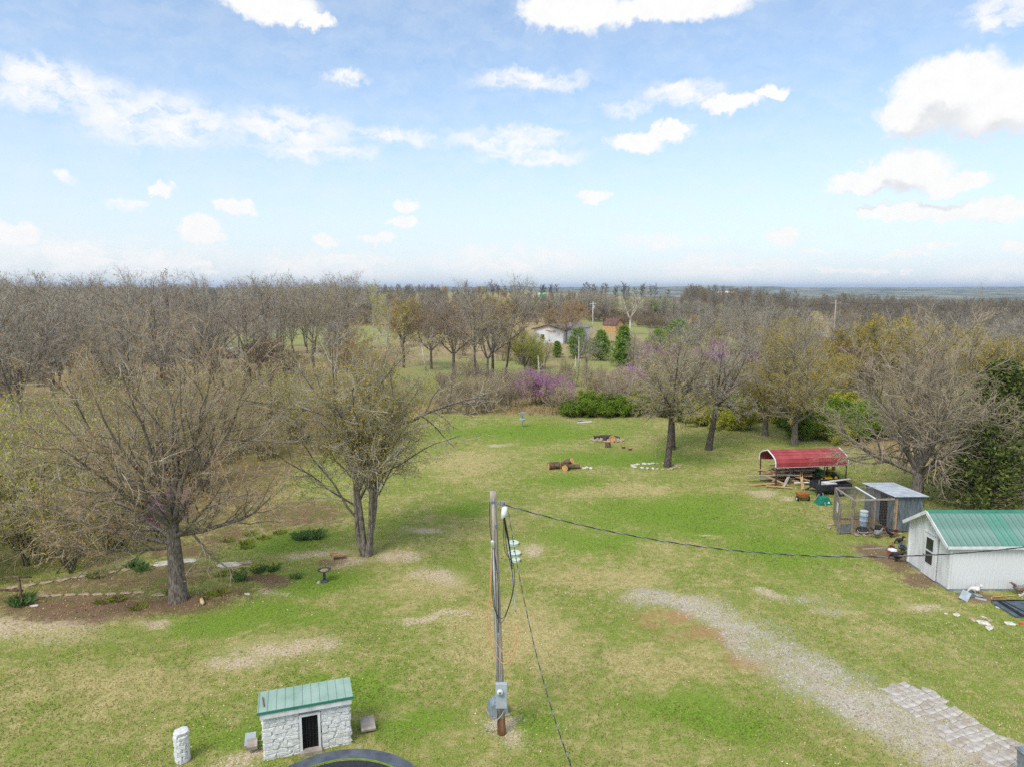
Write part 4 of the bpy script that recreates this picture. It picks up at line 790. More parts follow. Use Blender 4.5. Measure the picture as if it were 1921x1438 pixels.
br = MB().box((lean(7.2) + .17, -.03, 7.12), (.2, .05, .06)).build('bracket', GREY, up); MB().tube([(lean(7.2) + .25, -.03, 7.1), (lean(7.2) + .27, -.03, 7.2)], .07, 10).build('insulator', GREY, br); MB().tube([(lean(7) + .32, -.02, 7.05), (lean(7) + .3, -.03, 6.85), (lean(7) + .24, -.04, 6.68)], [.08, .09, .035], 12).build('lamp_cover', mat('white lamp plastic', srgb(222, 230, 232), srgb(238, 242, 242), rough=.35), up, True)
MB().box((lean(7.2) - .02, -.1, 7.2), (.1, .03, .05)).box((lean(5.9) + .03, -.105, 6.5), (.05, .03, .07)).build('blue_clip', mat('blue plastic', srgb(70, 110, 160), srgb(90, 130, 176)), up)
def curve(p, n=18):
    P_ = [Vector(q) for q in p]; P_ = [2 * P_[0] - P_[1]] + P_ + [2 * P_[-1] - P_[-2]]; out = []
    for i in range(1, len(P_) - 2):
        for k in range(n):
            t = k / n; a, b, c_, d = P_[i - 1:i + 3]; out.append(.5 * (2 * b + (c_ - a) * t + (2 * a - 5 * b + 4 * c_ - d) * t * t + (3 * b - a - 3 * c_ + d) * t ** 3))
    return out + [P_[-2]]
for pts_, r_, m, nm in (([(lean(7) + .3, -.05, 6.7), (.15, -.1, 5.9), (.33, -.1, 5.0), (.3, -.1, 4.4), (.05, -.16, 3.75), (-.2, -.17, 4.05), (-.27, -.16, 4.9), (-.24, -.15, 6.0)], .009, BLACKM, 'cable_loop'), ([(lean(7) + .28, -.06, 6.7), (.10, -.12, 5.8), (.36, -.1, 5.3), (.34, -.1, 4.5), (.02, -.17, 3.62), (-.16, -.17, 4.0), (-.25, -.16, 5.0), (-.25, -.15, 6.0)], .008, BLACKM, 'cable_loop'), ([(lean(7) + .3, -.05, 6.72), (.22, -.05, 5.9), (.30, -.05, 5.2)], .034, BLACK, 'cable_splice'),
                       ([(lean(7) + .29, -.04, 6.75), (.24, -.07, 5.6), (.34, -.08, 4.7), (.42, -.08, 3.9)], .02, GREYP, 'drop_cable'), ([(-.26, -.16, 5.9), (-.3, -.17, 4.6), (-.42, -.17, 3.9), (-.3, -.18, 3.0), (.05, -.18, 2.35), (.4, -.16, 2.75), (.44, -.14, 3.5)], .014, mat('orange cable', srgb(206, 140, 100), srgb(226, 168, 132)), 'orange_cable'), ([(-.27, -.16, 5.9), (-.32, -.17, 4.4), (-.3, -.17, 3.4), (.1, -.18, 2.65), (.38, -.16, 2.95)], .012, MATS['orange cable'], 'orange_cable'),
                       ([(lean(7) - .11, -.06, 7.2), (lean(7) - .1, -.1, 6.4), (lean(6) + .02, -.12, 5.5), (lean(5) + .07, -.13, 4.6), (lean(3), -.14, 3.3)], .01, BLACKM, 'thin_cable')):
    MB().tube(curve(pts_, 8), r_, 6).build(nm, m, up, True)
def sag(a, b, s, n=40): a, b = Vector(a), Vector(b); return [a.lerp(b, i / n) - Vector((0, 0, s * 4 * (i / n) * (1 - i / n))) for i in range(n + 1)]
def strand(name, label, pts_, r_=.009, tw=.011):
    t = thing(name, label, 'cable', pts_[0]); o = Vector(pts_[0]); q = []
    for i, p in enumerate(pts_):
        q.append(p)
    for k, m in ((0, BLACKM), (1, BLACKM), (2, GREY)):
        L_ = []
        for i in range(len(pts_) - 1):
            for f in range(4):
                p = Vector(pts_[i]).lerp(Vector(pts_[i + 1]), f / 4); a = (i * 4 + f) * .9 + k * 2.09; L_.append(p - o + Vector((0, math.cos(a), math.sin(a))) * tw)
        MB().tube(L_ + [Vector(pts_[-1]) - o], r_, 5).build('conductor', m, t, True)
strand('power_cable', 'twisted overhead power cable sagging from the pole across the white shed', sag((-.29, 18.78, 7.12), (20, 17, 8.0), 1.65, 60))
strand('power_cable', 'twisted overhead cable running from the pole down towards the trampoline side', sag((-.1, 18.7, 6.9), (1.2, 9, 5.5), .95, 40))
pd = thing('utility_pedestal', 'low grey green utility pedestal just behind the pole', 'utility box', (-.45, 19.75, H(-.45, 19.75)), .35)
MB().box((0, 0, .03), (.62, .5, .06)).build('base', CONC, pd); MB().add([(-.29, -.23, .05), (.29, -.23, .05), (.29, .23, .05), (-.29, .23, .05), (-.25, -.19, .42), (.25, -.19, .42), (.25, .19, .42), (-.25, .19, .42), (-.16, -.12, .53), (.16, -.12, .53), (.16, .12, .53), (-.16, .12, .53)], [(0, 1, 5, 4), (1, 2, 6, 5), (2, 3, 7, 6), (3, 0, 4, 7), (4, 5, 9, 8), (5, 6, 10, 9), (6, 7, 11, 10), (7, 4, 8, 11), (8, 9, 10, 11)]).build('cabinet', mat('pedestal paint', srgb(112, 126, 134), srgb(138, 150, 156), rough=.55), pd, bevel=.015)
for sx in (-.12, .1): MB().box((sx, -.222, .24), (.015, .02, .34), rx=R(-6)).build('seam', GREYP, pd)
# septic lids
for i, (x, y, r_) in enumerate(((.07, 33.99, .30), (.12, 32.72, .33), (.20, 31.84, .21))):
    t = thing('septic_lid', ('mint green round lid on the bare earth ring, farthest of its row of three', 'mint green round lid, largest and middle of its row of three', 'smallest mint green round lid in the row beyond the pole')[i], 'lid', (x, y, H(x, y)))
    ML = mat('mint plastic', srgb(182, 200, 188), srgb(208, 222, 211), scale=4, rough=.5); MB().lathe([(r_ * .9, -.05), (r_ * .9, .1)], 24).build('riser', ML, t); MB().lathe([(r_, .1), (r_, .13), (r_ * .85, .155), (.02, .16)], 24).build('cover', ML, t); MB().box((0, 0, .17), (.09, .05, .03)).build('handle', BLACK, t)
# ---------------------------------------------------------------- garden on the left
bb = thing('bird_bath', 'small dark stone bird bath with a shallow bowl on the grass', 'bird bath', (-8.5, 29.4, H(-8.5, 29.4)))
BBM = mat('dark cast stone', srgb(52, 58, 64), srgb(86, 92, 96), scale=8, rough=.8); MB().lathe([(.17, -.03), (.18, .05), (.11, .09), (.07, .12)], 16).build('base', BBM, bb, True); MB().lathe([(.07, .12), (.055, .2), (.085, .27), (.05, .36), (.06, .47), (.1, .5)], 14).build('pedestal', BBM, bb, True); MB().lathe([(.1, .49), (.26, .54), (.30, .58), (.27, .575), (.1, .535), (.01, .53)], 24).build('bowl', BBM, bb, True); MB().lathe([(.2, .555), (.01, .557)], 20).build('leaf_litter', mat('tan bath litter', srgb(150, 122, 98), srgb(184, 156, 130)), bb)
o = rock(RG, 'garden_stone', 'dark small stone lying at the foot of the bird bath', None, -8.72, 29.25, .22, .2, .2)
def clump(name, label, x, y, r_, h, n, m, flower=None, group=None):
    t = thing(name, label, 'plant', (x, y, H(x, y)), 0, group); rg = np.random.default_rng(int(abs(x * 100 + y))); a = rg.random(n) * 6.283; q = r_ * np.sqrt(rg.random(n)); bx, by = q * np.cos(a), q * np.sin(a)
    ln = rg.normal(0, .3, (n, 2)) * h + np.stack([bx, by], -1) * .45; hh = h * rg.uniform(.6, 1.1, n); w = .016; c_, s_ = np.cos(a + 1.57) * w, np.sin(a + 1.57) * w; z0 = np.zeros(n) - .02
    Vc = np.stack([np.stack([bx - c_, by - s_, z0], -1), np.stack([bx + c_, by + s_, z0], -1), np.stack([bx + c_ * .7 + ln[:, 0] * .4, by + s_ * .7 + ln[:, 1] * .4, hh * .7], -1), np.stack([bx + ln[:, 0], by + ln[:, 1], hh], -1)], 1).reshape(-1, 3)
    o = put('leaves', npmesh('leaves', Vc, np.arange(4 * n).reshape(-1, 4), False, {'tone': ('FACE', rg.random(n))}), m, t)
    if flower:
        k = max(6, n // 12); Cf = np.stack([bx[:k], by[:k], hh[:k] + .02], -1); v, f, tn = leaves(Cf, .04, rg, 2, .02); put('flowers', npmesh('flowers', v, f, False, {'tone': ('FACE', tn)}), flower, t)
LILY = lmat('daylily leaves', srgb(78, 112, 62), srgb(130, 158, 92)); MOSS = lmat('yellow green tuft', srgb(100, 120, 34), srgb(150, 160, 60)); YEL = lmat('yellow flowers', srgb(196, 180, 40), srgb(226, 210, 70))
for x, y, r_, h, n, lb in ((-11.15, 34.86, .45, .34, 300, 'dark green daylily clump alone on the lawn left of the many stemmed tree'), (-10.5, 34.95, .4, .38, 200, 'dark green daylily clump touching the lone one'), (-11.9, 30.5, .25, .3, 130, 'blue green daffodil clump in the bed between the two big yard trees'), (-11.3, 30.7, .25, .3, 120, 'blue green daffodil clump with yellow blooms beside its twin'), (-12.4, 29.6, .25, .35, 110, 'small daffodil clump at the near edge of the bed'), (-20.9, 27.4, .38, .42, 180, 'large blue green leaf clump beside the leaning fence post'), (-18.2, 31.3, .3, .36, 130, 'dark leaf clump under the wide yard tree by the stone edging'), (-17.6, 30.9, .26, .32, 100, 'smaller dark leaf clump under the wide yard tree'), (-9.9, 29.9, .25, .2, 100, 'low green tuft left of the bird bath'), (-19.3, 30.2, .3, .3, 120, 'leafy clump at the foot of the lime shrubs')):
    clump('garden_plant', lb, x, y, r_, h, n, LILY, YEL if 'daffodil' in lb or 'blooms' in lb else None)
for i, (x, y) in enumerate(((-13.4, 30.2), (-12.9, 30.6), (-13.1, 27.9), (-12.7, 28.2), (-14.9, 28.3), (-16.9, 27.7), (-17.4, 27.5), (-15.6, 26.9), (-13.9, 34.2), (-13.2, 34.8), (-14.1, 35.4), (-12.6, 35.6), (-15.0, 34.6), (-13.6, 33.6))):
    clump('grass_tuft', 'low yellow green tuft sprouting in the mulch near the wide yard tree', x, y, .3, .14, 90, MOSS, None, 'tufts in the mulch')
pts_ = [(-20.6, 28.15), (-16.1, 28.3)]
for i in range(8):
    x = -20.4 + i * .58; rock(RT, 'edging_stone', 'flat pale stone in the straight garden edging leading to the wide yard tree', 'straight row of edging stones', x, 28.15 + i * .02, .62, .24, .16, rp.uniform(-.06, .06))
for i in range(11):
    f = i / 10; x = -23 + 5.8 * f; y = 28.8 + 2.7 * f; rock(RT, 'edging_stone', 'long tan stone in the slanting garden edging behind the lime shrubs', 'slanting row of edging stones', x, y, .66, .3, .2, .43 + rp.uniform(-.08, .08))
for x, y, sx, lb in ((-15.3, 28.05, .8, 'broad flat sandstone slab at the foot of the wide yard tree'), (-16.9, 31.6, 1.4, 'long pale sandstone outcrop behind the wide yard tree'), (-15.9, 31.9, 1.2, 'second pale sandstone outcrop behind the wide yard tree'), (-13.6, 31.3, 1.5, 'pale sandstone shelf right of the wide yard tree'), (-12.9, 31.6, .9, 'short sandstone shelf end right of the wide yard tree'), (-20.1, 27.15, .4, 'pale square stone beside the leaning fence post'), (-11.5, 28.1, .35, 'small white stone in the mulch by the daffodils')):
    rock(RP if 'pale' in lb or 'white' in lb else RT, 'garden_stone', lb, None, x, y, sx, sx * .5, .16, rp.uniform(-.2, .2))
fp = thing('fence_post', 'leaning dark wooden fence post with a loose rail left of the garden', 'fence post', (-20.75, 27.35, H(-20.75, 27.35)))
MB().tube([(0, 0, -.3), (-.04, 0, 1.25)], [.06, .05], 8).build('post', LOGB, fp, True); MB().tube([(-.7, 0, 1.2), (-.04, 0, 1.27), (.45, .1, 1.18)], .035, 6).build('rail', LOGB, fp, True); MB().tube([(-2.6, .3, .5), (-1.2, .15, .62), (.02, .07, .6)], .05, 6).build('rail', LOGB, fp, True)
o = MB().tube([(0, 0, .07), (.22, -.36, .07), (.28, -.46, .06)], [.075, .08, .03], 10).build('cut_log', mat('peeled log', srgb(190, 160, 110), srgb(216, 196, 156), scale=4), None, True); o.location = (-13.25, 27.55, H(-13.2, 27.4)); tag(o, 'peeled yellow log with a pointed end on the mulch by the wide yard tree', 'log')
for dx, dy, a, lb in ((0, 0, .2, 'tan split board lying left of the many stemmed tree'), (-.35, .25, .05, 'short tan board end beside the split board'), (.1, -.28, .35, 'thin dark stick below the split boards')):
    o = MB().box((0, 0, .06), (.62 if dx != -.35 else .35, .16 if dy > -.2 else .05, .1)).build('wood_board', WOODT if dy > -.2 else LOGB); o.location = (-8.55 + dx, 32.3 + dy, H(-8.5, 32.3) + .01); o.rotation_euler = (0, .03, a); tag(o, lb, 'board')
# ---------------------------------------------------------------- logs, stumps and stone ring far on the lawn
def log(x, y, L_, r_, a, lb, m=LOGB, group=None, tilt=0, z=0, name='log'):
    t = thing(name, lb, 'log', (x, y, H(x, y) + r_ * .85 + z), a, group); t.rotation_euler = (0, tilt, a); MB().tube([(-L_ / 2, 0, 0), (-.1 * L_, .02, .01), (L_ / 2, 0, 0)], [r_, r_ * 1.04, r_ * .94], 12, False).build('bark', m, t, True)
    for s in (-1, 1): MB().tube([(s * (L_ / 2 - .02), 0, 0), (s * (L_ / 2 - .004), 0, 0)], r_ * .95, 12).build('cut_end', LOGC if m is not CHAR else CHAR, t)
log(3.1, 48.9, .9, .27, .25, 'thick dark cut trunk section, left of the pair on the lawn'); log(3.95, 48.6, .55, .25, 1.15, 'cut trunk section showing its pale sawn face'); log(4.1, 49.3, 1.0, .22, -.7, 'slanting broken trunk leaning over the cut sections', tilt=-.5, z=.2); log(4.6, 49.0, .9, .18, .1, 'thin grey log right of the cut trunk sections')
for i in range(3): rock(RP, 'rubble_stone', 'grey rubble at the right end of the cut trunk sections', 'rubble beside the cut trunks', 5.3 + i * .25, 48.9 + (i % 2) * .2, .4, .3, .28)
for i in range(6): rock(RT, 'wood_chip', 'tan wood chips strewn left of the cut trunk sections', 'chips beside the cut trunks', 1.0 + i * .28, 48.6 + rp.uniform(-.3, .3), .3, .14, .05, cat='wood chip')
for i in range(26): rock(RT if i % 3 else RG, 'pit_stone', 'stone heaped inside the fire pit among the charred logs', 'stones heaped in the fire pit', 8.35 + rp.uniform(-1, 1), 58.6 + rp.uniform(-.5, .5), .5, .4, .45)
for i in range(20):
    a = i / 20 * 6.283 + rp.uniform(-.1, .1); x, y = 8.35 + 1.35 * math.cos(a), 58.6 + .8 * math.sin(a); rock(RT, 'pit_stone', 'tan stone in the rim of the fire pit', 'stones round the fire pit', x, y, .5, .36, .34)
for i, (dx, dy, L_, a, lb) in enumerate(((-.5, .1, 1.3, .2, 'charred log lying on the left in the fire pit'), (.5, .15, 1.2, -.3, 'charred log lying on the right in the fire pit'), (.0, -.1, 1.0, .9, 'charred log crossing the middle of the fire pit'), (.1, .3, 1.4, .05, 'charred log along the back of the fire pit'))): log(8.35 + dx, 58.6 + dy, L_, .16, a, lb, CHAR, None, .06, .08)
log(8.75, 58.1, .25, .28, 1.4, 'pale sawn round propped against the fire pit', LOGC)
for x, y, r_, h, lb in ((8.04, 55.9, .22, .5, 'tall tan stump before the fire pit'), (9.3, 55.6, .13, .22, 'small grey stump right of the tall one'), (9.75, 55.0, .15, .2, 'low tan stump nearest the stone ring')):
    t = thing('tree_stump', lb, 'stump', (x, y, H(x, y))); MB().tube([(0, 0, -.1), (0, 0, .1), (0, 0, h)], [r_ * 1.3, r_ * 1.05, r_], 12, False).build('bark', LOGB, t, True); MB().lathe([(r_ * .99, h - .03), (r_ * .97, h - .004)], 12).build('cut_top', LOGC, t)
for i in range(26):
    a = i / 26 * 6.283; q = rp.uniform(.75, 1.1); x, y = 11.2 + 1.75 * q * math.cos(a) - .35, 49.6 + .95 * q * math.sin(a); pale = math.cos(a) < 0; rock(RP if pale else RT, 'ring_stone', 'pale stone on the open side of the ring round the leaning tree' if pale else 'tan stone banked against the leaning ringed tree', 'pale stones of the tree ring' if pale else 'tan stones of the tree ring', x, y, rp.uniform(.3, .55), rp.uniform(.22, .4), rp.uniform(.16, .3))
dg = thing('disc_golf_basket', 'thin chain disc golf basket at the far end of the lawn', 'disc golf basket', (1.0, 64.7, H(1, 64.7))); MB().tube([(0, 0, -.1), (0, 0, 1.4)], .025, 6).build('pole', GREY, dg); MB().tube([(.32 * math.cos(a * .393), .32 * math.sin(a * .393), 1.35) for a in range(17)], .025, 5, False).build('top_ring', GREYP, dg); MB().lathe([(.3, .6), (.33, .78)], 16).build('basket', GREYP, dg)
for j in range(10): a = j * .628; MB().tube([(.3 * math.cos(a), .3 * math.sin(a), 1.34), (.1 * math.cos(a), .1 * math.sin(a), 1.0), (.04, 0, .8)], .008, 4).build('chain', GREY, dg)
for dx, dy, a, L_, lb in ((0, 0, .1, 1.5, 'white board lying at the far edge of the lawn'), (-.6, .5, .8, 1.0, 'grey branch beside the white board at the far edge'), (.2, .6, 2.4, .9, 'tan branch crossing behind the white board')):
    o = MB().box((0, 0, .06), (L_, .14, .08)).build('loose_board', WHITE if dx == 0 else WOODP); o.location = (7.2 + dx, 66.8 + dy, H(7.2, 66.8)); o.rotation_euler = (0, -.05, a); tag(o, lb, 'board')
# ---------------------------------------------------------------- white shed with a green roof
sh = thing('garden_shed', 'white wooden shed with a ribbed green metal roof at the gravel drive', 'shed', (19.22, 28.55, H(19.8, 29.2) - .02))
SL, SD, SE, SR = 5.4, 3.05, 2.2, 3.15      # length, depth, eave, ridge
def zroof(y): return SE + (SR - SE) * (1 - abs(y - SD / 2) / (SD / 2))
MB().box((SL / 2, SD / 2, SE / 2), (SL - .1, SD - .1, SE - .02)).prism([(.06, .06), (SL - .06, .06), (SL - .06, SD - .06), (.06, SD - .06)], 0, .1).build('wall_core', WHITE, sh)
nb = 27; w = SL / nb
brd = MB().box((0, 0, SE / 2 + .06), (w - .004, .03, SE - .12)).mesh('siding_board'); brd.materials.append(WHITE)
for i in range(nb):
    put('siding_board', brd, None, sh, (w * (i + .5), .016, 0)); put('siding_board', brd, None, sh, (w * (i + .5), SD - .016, 0))
nb = 15; w = SD / nb; dy0, dy1, dz1 = .98, 1.86, 2.08
for xx in (.014, SL - .014):
    for i in range(nb):
        y0, y1 = w * i + .006, w * (i + 1) - .006; zb = .12
        if xx < 1 and y0 < dy1 and y1 > dy0: zb = dz1
        MB().add([(xx - .015, y0, zb), (xx + .015, y0, zb), (xx + .015, y1, zb), (xx - .015, y1, zb), (xx - .015, y0, zroof(y0) - .03), (xx + .015, y0, zroof(y0) - .03), (xx + .015, y1, zroof(y1) - .03), (xx - .015, y1, zroof(y1) - .03)], [(0, 3, 2, 1), (4, 5, 6, 7), (0, 1, 5, 4), (1, 2, 6, 5), (2, 3, 7, 6), (3, 0, 4, 7)]).build('siding_board', WHITE, sh)
for x, y in ((-.012, -.012), (-.012, SD + .012), (SL + .012, -.012), (SL + .012, SD + .012)): MB().box((x, y, SE / 2 + .06), (.09, .09, SE - .14)).build('corner_trim', WHITE, sh)
MB().box((SL / 2, SD / 2, .03), (SL + .02, SD + .02, .16)).build('skid_base', mat('blue grey sill', srgb(118, 128, 138), srgb(146, 154, 162), scale=3), sh)
d_ = MB().box((-.035, (dy0 + dy1) / 2, 1.07), (.05, dy1 - dy0 - .04, 1.98)).build('door', WHITE, sh, bevel=.006)
for y in (dy0 - .03, dy1 + .03): MB().box((-.03, y, 1.09), (.07, .07, 2.02)).build('door_frame', WHITE, sh)
MB().box((-.03, (dy0 + dy1) / 2, 2.13), (.07, dy1 - dy0 + .13, .07)).build('door_frame', WHITE, sh)
for z in (1.62, .98):
    p = MB().box((-.064, (dy0 + dy1) / 2, z), (.012, .5, .56)).build('pane', GLASS, d_); MB().box((-.066, (dy0 + dy1) / 2, z + .30), (.02, .54, .03)).box((-.066, (dy0 + dy1) / 2, z - .295), (.02, .54, .03)).build('pane_frame', WHITE, d_)
MB().tube([(-.06, dy1 - .09, 1.0), (-.12, dy1 - .09, 1.0)], .028, 8).build('handle', BLACK, d_)
ov = .28; ang = math.atan2(SR - SE, SD / 2); sl = (SD / 2 + .16) / math.cos(ang); npan = 20; pw = (SL + 2 * ov) / npan
pan = {}
for nm, m in (('a', GRN), ('b', GRN2), ('c', GRNF)):
    q = MB().box((0, 0, 0), (pw - .008, sl, .014)).box((-pw / 2 + .014, 0, .014), (.024, sl, .022)).box((0, 0, .009), (.016, sl, .010)).mesh('roof_panel'); q.materials.append(m); pan[nm] = q
rf = MB().add([(-ov + .02, -.14, SE - .14), (SL + ov - .02, -.14, SE - .14), (SL + ov - .02, SD / 2, SR - .05), (-ov + .02, SD / 2, SR - .05), (-ov + .02, SD + .14, SE - .14), (SL + ov - .02, SD + .14, SE - .14), (-ov + .02, -.14, SE - .08), (SL + ov - .02, -.14, SE - .08), (SL + ov - .02, SD / 2, SR + .01), (-ov + .02, SD / 2, SR + .01), (-ov + .02, SD + .14, SE - .08), (SL + ov - .02, SD + .14, SE - .08)], [(0, 3, 2, 1), (3, 4, 5, 2), (6, 7, 8, 9), (9, 8, 11, 10), (0, 1, 7, 6), (4, 10, 11, 5), (0, 6, 9, 3), (3, 9, 10, 4), (1, 2, 8, 7), (2, 5, 11, 8)]).build('roof', WHITE, sh)
for i in range(npan):
    k = 'aaaaaaaabbbaaaaaaaaa'[i]
    for s in (-1, 1):
        yc = SD / 2 + s * (SD / 2 + .16) / 2; zc = (SR + SE - .16 * math.tan(ang)) / 2 + .035
        put('roof_panel', pan[k], None, rf, (-ov + pw * (i + .5), yc, zc), (-s * ang if s > 0 else ang, 0, 0))
MB().add([(-ov - .01, SD / 2 - .14, SR - .03), (-ov - .01, SD / 2, SR + .075), (-ov - .01, SD / 2 + .14, SR - .03), (SL + ov, SD / 2 - .14, SR - .03), (SL + ov, SD / 2, SR + .075), (SL + ov, SD / 2 + .14, SR - .03)], [(0, 1, 4, 3), (1, 2, 5, 4), (0, 2, 1), (3, 4, 5), (0, 3, 5, 2)]).build('ridge_cap', GRND, rf)
for x in (-ov - .02, SL + ov + .02):
    MB().bar((x, -.17, SE - .13), (x, SD / 2 - .002, SR - .025), .035, .15).build('barge_board', WHITE, rf); MB().bar((x, SD / 2 + .002, SR - .025), (x, SD + .17, SE - .13), .035, .15).build('barge_board', WHITE, rf)
for y in (-.17, SD + .17): MB().box((SL / 2, y, SE - .13), (SL + 2 * ov - .02, .03, .13)).build('fascia', WHITE, rf)
# bits lying before the shed
def slab(name, label, cat, x, y, d, m, rz=0, rx=0, ry=0, z=0):
    o = MB().box((0, 0, 0), d).build(name, m); o.location = (x, y, H(x, y) + d[2] / 2 + z); o.rotation_euler = (rx, ry, rz); return tag(o, label, cat)
cel = thing('cellar_door', 'flat dark slate blue cellar door lying in the grass before the shed', 'cellar door', (20.35, 26.0, H(21, 26.6)))
MB().prism([(0, 0), (2.6, 0), (2.6, 1.38), (-.05, 1.38)], 0, .07).build('panel', mat('slate blue rubber', srgb(66, 78, 90), srgb(92, 104, 114), scale=4, rough=.6), cel); MB().prism([(.22, .0), (.42, .0), (.35, 1.38), (.2, 1.38)], .074, .095).build('strip', BLACK, cel); MB().prism([(.72, 0), (.76, 0), (.5, 1.38), (.46, 1.38)], .074, .09).build('strip', BLACK, cel)
slab('sheet_metal', 'bent pale blue metal sheet leaning in the grass by the shed corner', 'metal sheet', 19.45, 27.75, (.62, .34, .02), GREYP, .75, .35, -.3, .12); slab('sheet_metal', 'small flat blue metal strip beside the bent sheet', 'metal sheet', 20.1, 27.7, (.4, .16, .02), GREYP, -.6); slab('glass_sheet', 'dark teal sheet lying flat under the shed wall', 'sheet', 19.9, 28.1, (1.0, .5, .03), mat('teal sheet', srgb(64, 90, 96), srgb(92, 118, 122), rough=.3), .1)
o = MB().tube([(-.6, 0, .03), (.5, .1, .06)], .022, 6).build('tool_handle', mat('yellow handle', srgb(176, 142, 70), srgb(200, 168, 96))); o.location = (21.3, 27.85, H(21.3, 27.85)); tag(o, 'yellow wooden tool handle on the ground by the shed wall', 'handle')
o = MB().tube([(-1.0, 0, .04), (0, .03, .05), (1.2, -.02, .04)], .03, 6).build('garden_hose', BLACK); o.location = (21.4, 27.48, H(21.4, 27.5)); tag(o, 'thin black pipe lying along the back edge of the cellar door', 'pipe')
for i, (x, y, s, lb) in enumerate(((18.1, 26.2, .32, 'flat pale stone farthest from the cellar door in the scatter'), (17.75, 26.35, .16, 'small grey stone at the end of the scatter'), (18.55, 25.8, .4, 'half buried tan stone in the scatter'), (18.75, 25.55, .5, 'grey stone with a dark patch in the scatter'), (19.1, 26.05, .22, 'white shard above the dark patched stone'), (19.15, 25.8, .28, 'white rounded stone beside the dark patched one'), (18.7, 25.15, .4, 'tan stone lowest of the scatter'), (19.75, 25.5, .42, 'long white stone near the cellar door corner'), (20.2, 28.0, .34, 'tan flat rock under the shed wall'), (20.25, 26.9, .2, 'pale chip at the left edge of the cellar door'), (22.1, 28.05, .34, 'white pale rock near the shed end'))): rock(RP if i % 3 != 2 else RT, 'field_stone', lb, None, x, y, s * 1.3, s * .8, s * .4)
o = MB().lathe([(.06, 0), (.06, .1), (.03, .12)], 10).build('orange_bottle', mat('orange red plastic', srgb(196, 80, 54), srgb(216, 104, 76))); o.location = (20.15, 25.45, H(20.1, 25.4)); tag(o, 'small orange red plastic bottle in the grass by the cellar door', 'bottle')
wp = thing('stand_pipe', 'white stand pipe with a dark tap beside the shed end wall', 'pipe', (22.45, 27.5, H(22.4, 27.5))); MB().tube([(0, 0, -.1), (0, 0, 1.25)], .06, 10).build('pipe', WHITE, wp, True); MB().tube([(0, 0, 1.2), (0, 0, 1.42), (-.1, 0, 1.46)], .045, 8).build('tap', BLACK, wp)
wb_ = thing('wheelie_bin', 'grey wheeled rubbish bin with a domed lid beside the paving', 'bin', (13.85, 16.45, H(13.8, 16.4)), .1); MB().add([(-.24, -.26, .08), (.24, -.26, .08), (.24, .26, .08), (-.24, .26, .08), (-.3, -.34, .95), (.3, -.34, .95), (.3, .34, .95), (-.3, .34, .95)], [(0, 3, 2, 1), (4, 5, 6, 7), (0, 1, 5, 4), (1, 2, 6, 5), (2, 3, 7, 6), (3, 0, 4, 7)]).build('body', mat('grey bin plastic', srgb(112, 120, 126), srgb(132, 140, 146), rough=.5), wb_, bevel=.02); MB().box((0, 0, .985), (.66, .76, .05)).box((0, 0, 1.02), (.56, .64, .04)).build('lid', MATS['grey bin plastic'], wb_, bevel=.02)
for s in (-1, 1): MB().tube([(s * .2, .28, .1), (s * .28, .28, .1)], .1, 14).build('wheel', BLACK, wb_)
MB().tube([(-.26, .4, .96), (.26, .4, .96)], .018, 8).build('handle', BLACK, wb_)
# ---------------------------------------------------------------- broken flagstone walk beside the gravel
fw = bpy.data.objects.new('flagstone_walk', None); COL.link(fw); fw['kind'] = 'structure'
A0, A1 = np.array([12.75, 21.35]), np.array([15.35, 14.6]); dA_ = (A1 - A0) / np.linalg.norm(A1 - A0); nA = np.array([-dA_[1], dA_[0]]); rf_ = np.random.default_rng(77)
STONEG2 = mat('brown grey flagstone', srgb(150, 140, 128), srgb(190, 180, 166), scale=3, rough=.95, bump=.5, bscale=18); STONEG3 = mat('pale flagstone', srgb(162, 155, 146), srgb(200, 193, 183), scale=3, rough=.95, bump=.5, bscale=18)
nu, nv = 26, 6; LenA = np.linalg.norm(A1 - A0)
gu = np.array([[i / nu + rf_.normal(0, .007) for j in range(nv + 1)] for i in range(nu + 1)]) * LenA; gv_ = np.array([[(j / nv - .5) * 1.75 + rf_.normal(0, .045) + .12 * math.sin(i * .5) for j in range(nv + 1)] for i in range(nu + 1)])
FM = []
for i in range(nu):
    for j in range(nv):
        if (i < 2 and j in (0, 5)) or rf_.random() < .05 or (j == 0 and rf_.random() < .25): continue
        q = [A0 + dA_ * gu[a, b] + nA * gv_[a, b] for a, b in ((i, j), (i + 1, j), (i + 1, j + 1), (i, j + 1))]; c_ = sum(q) / 4; q = [c_ + (p - c_) * .94 for p in q]
        poly = []
        for k in range(4):
            a, b = q[k], q[(k + 1) % 4]; poly += [a * .92 + b * .08, a * .5 + b * .5 + (c_ - (a + b) / 2) * rf_.normal(0, .04), a * .08 + b * .92]
        if np.cross(poly[3] - poly[0], poly[6] - poly[3]) < 0: poly = poly[::-1]
        h_ = .012 + rf_.random() * .012; o = MB().prism([(p[0] - c_[0], p[1] - c_[1]) for p in poly], -.06, h_).build('flagstone', (STONEG, STONEG2, STONEG3)[int(rf_.integers(3))], fw); o.location = (c_[0], c_[1], H(c_[0], c_[1])); o.rotation_euler = (rf_.normal(0, .004), rf_.normal(0, .004), 0)
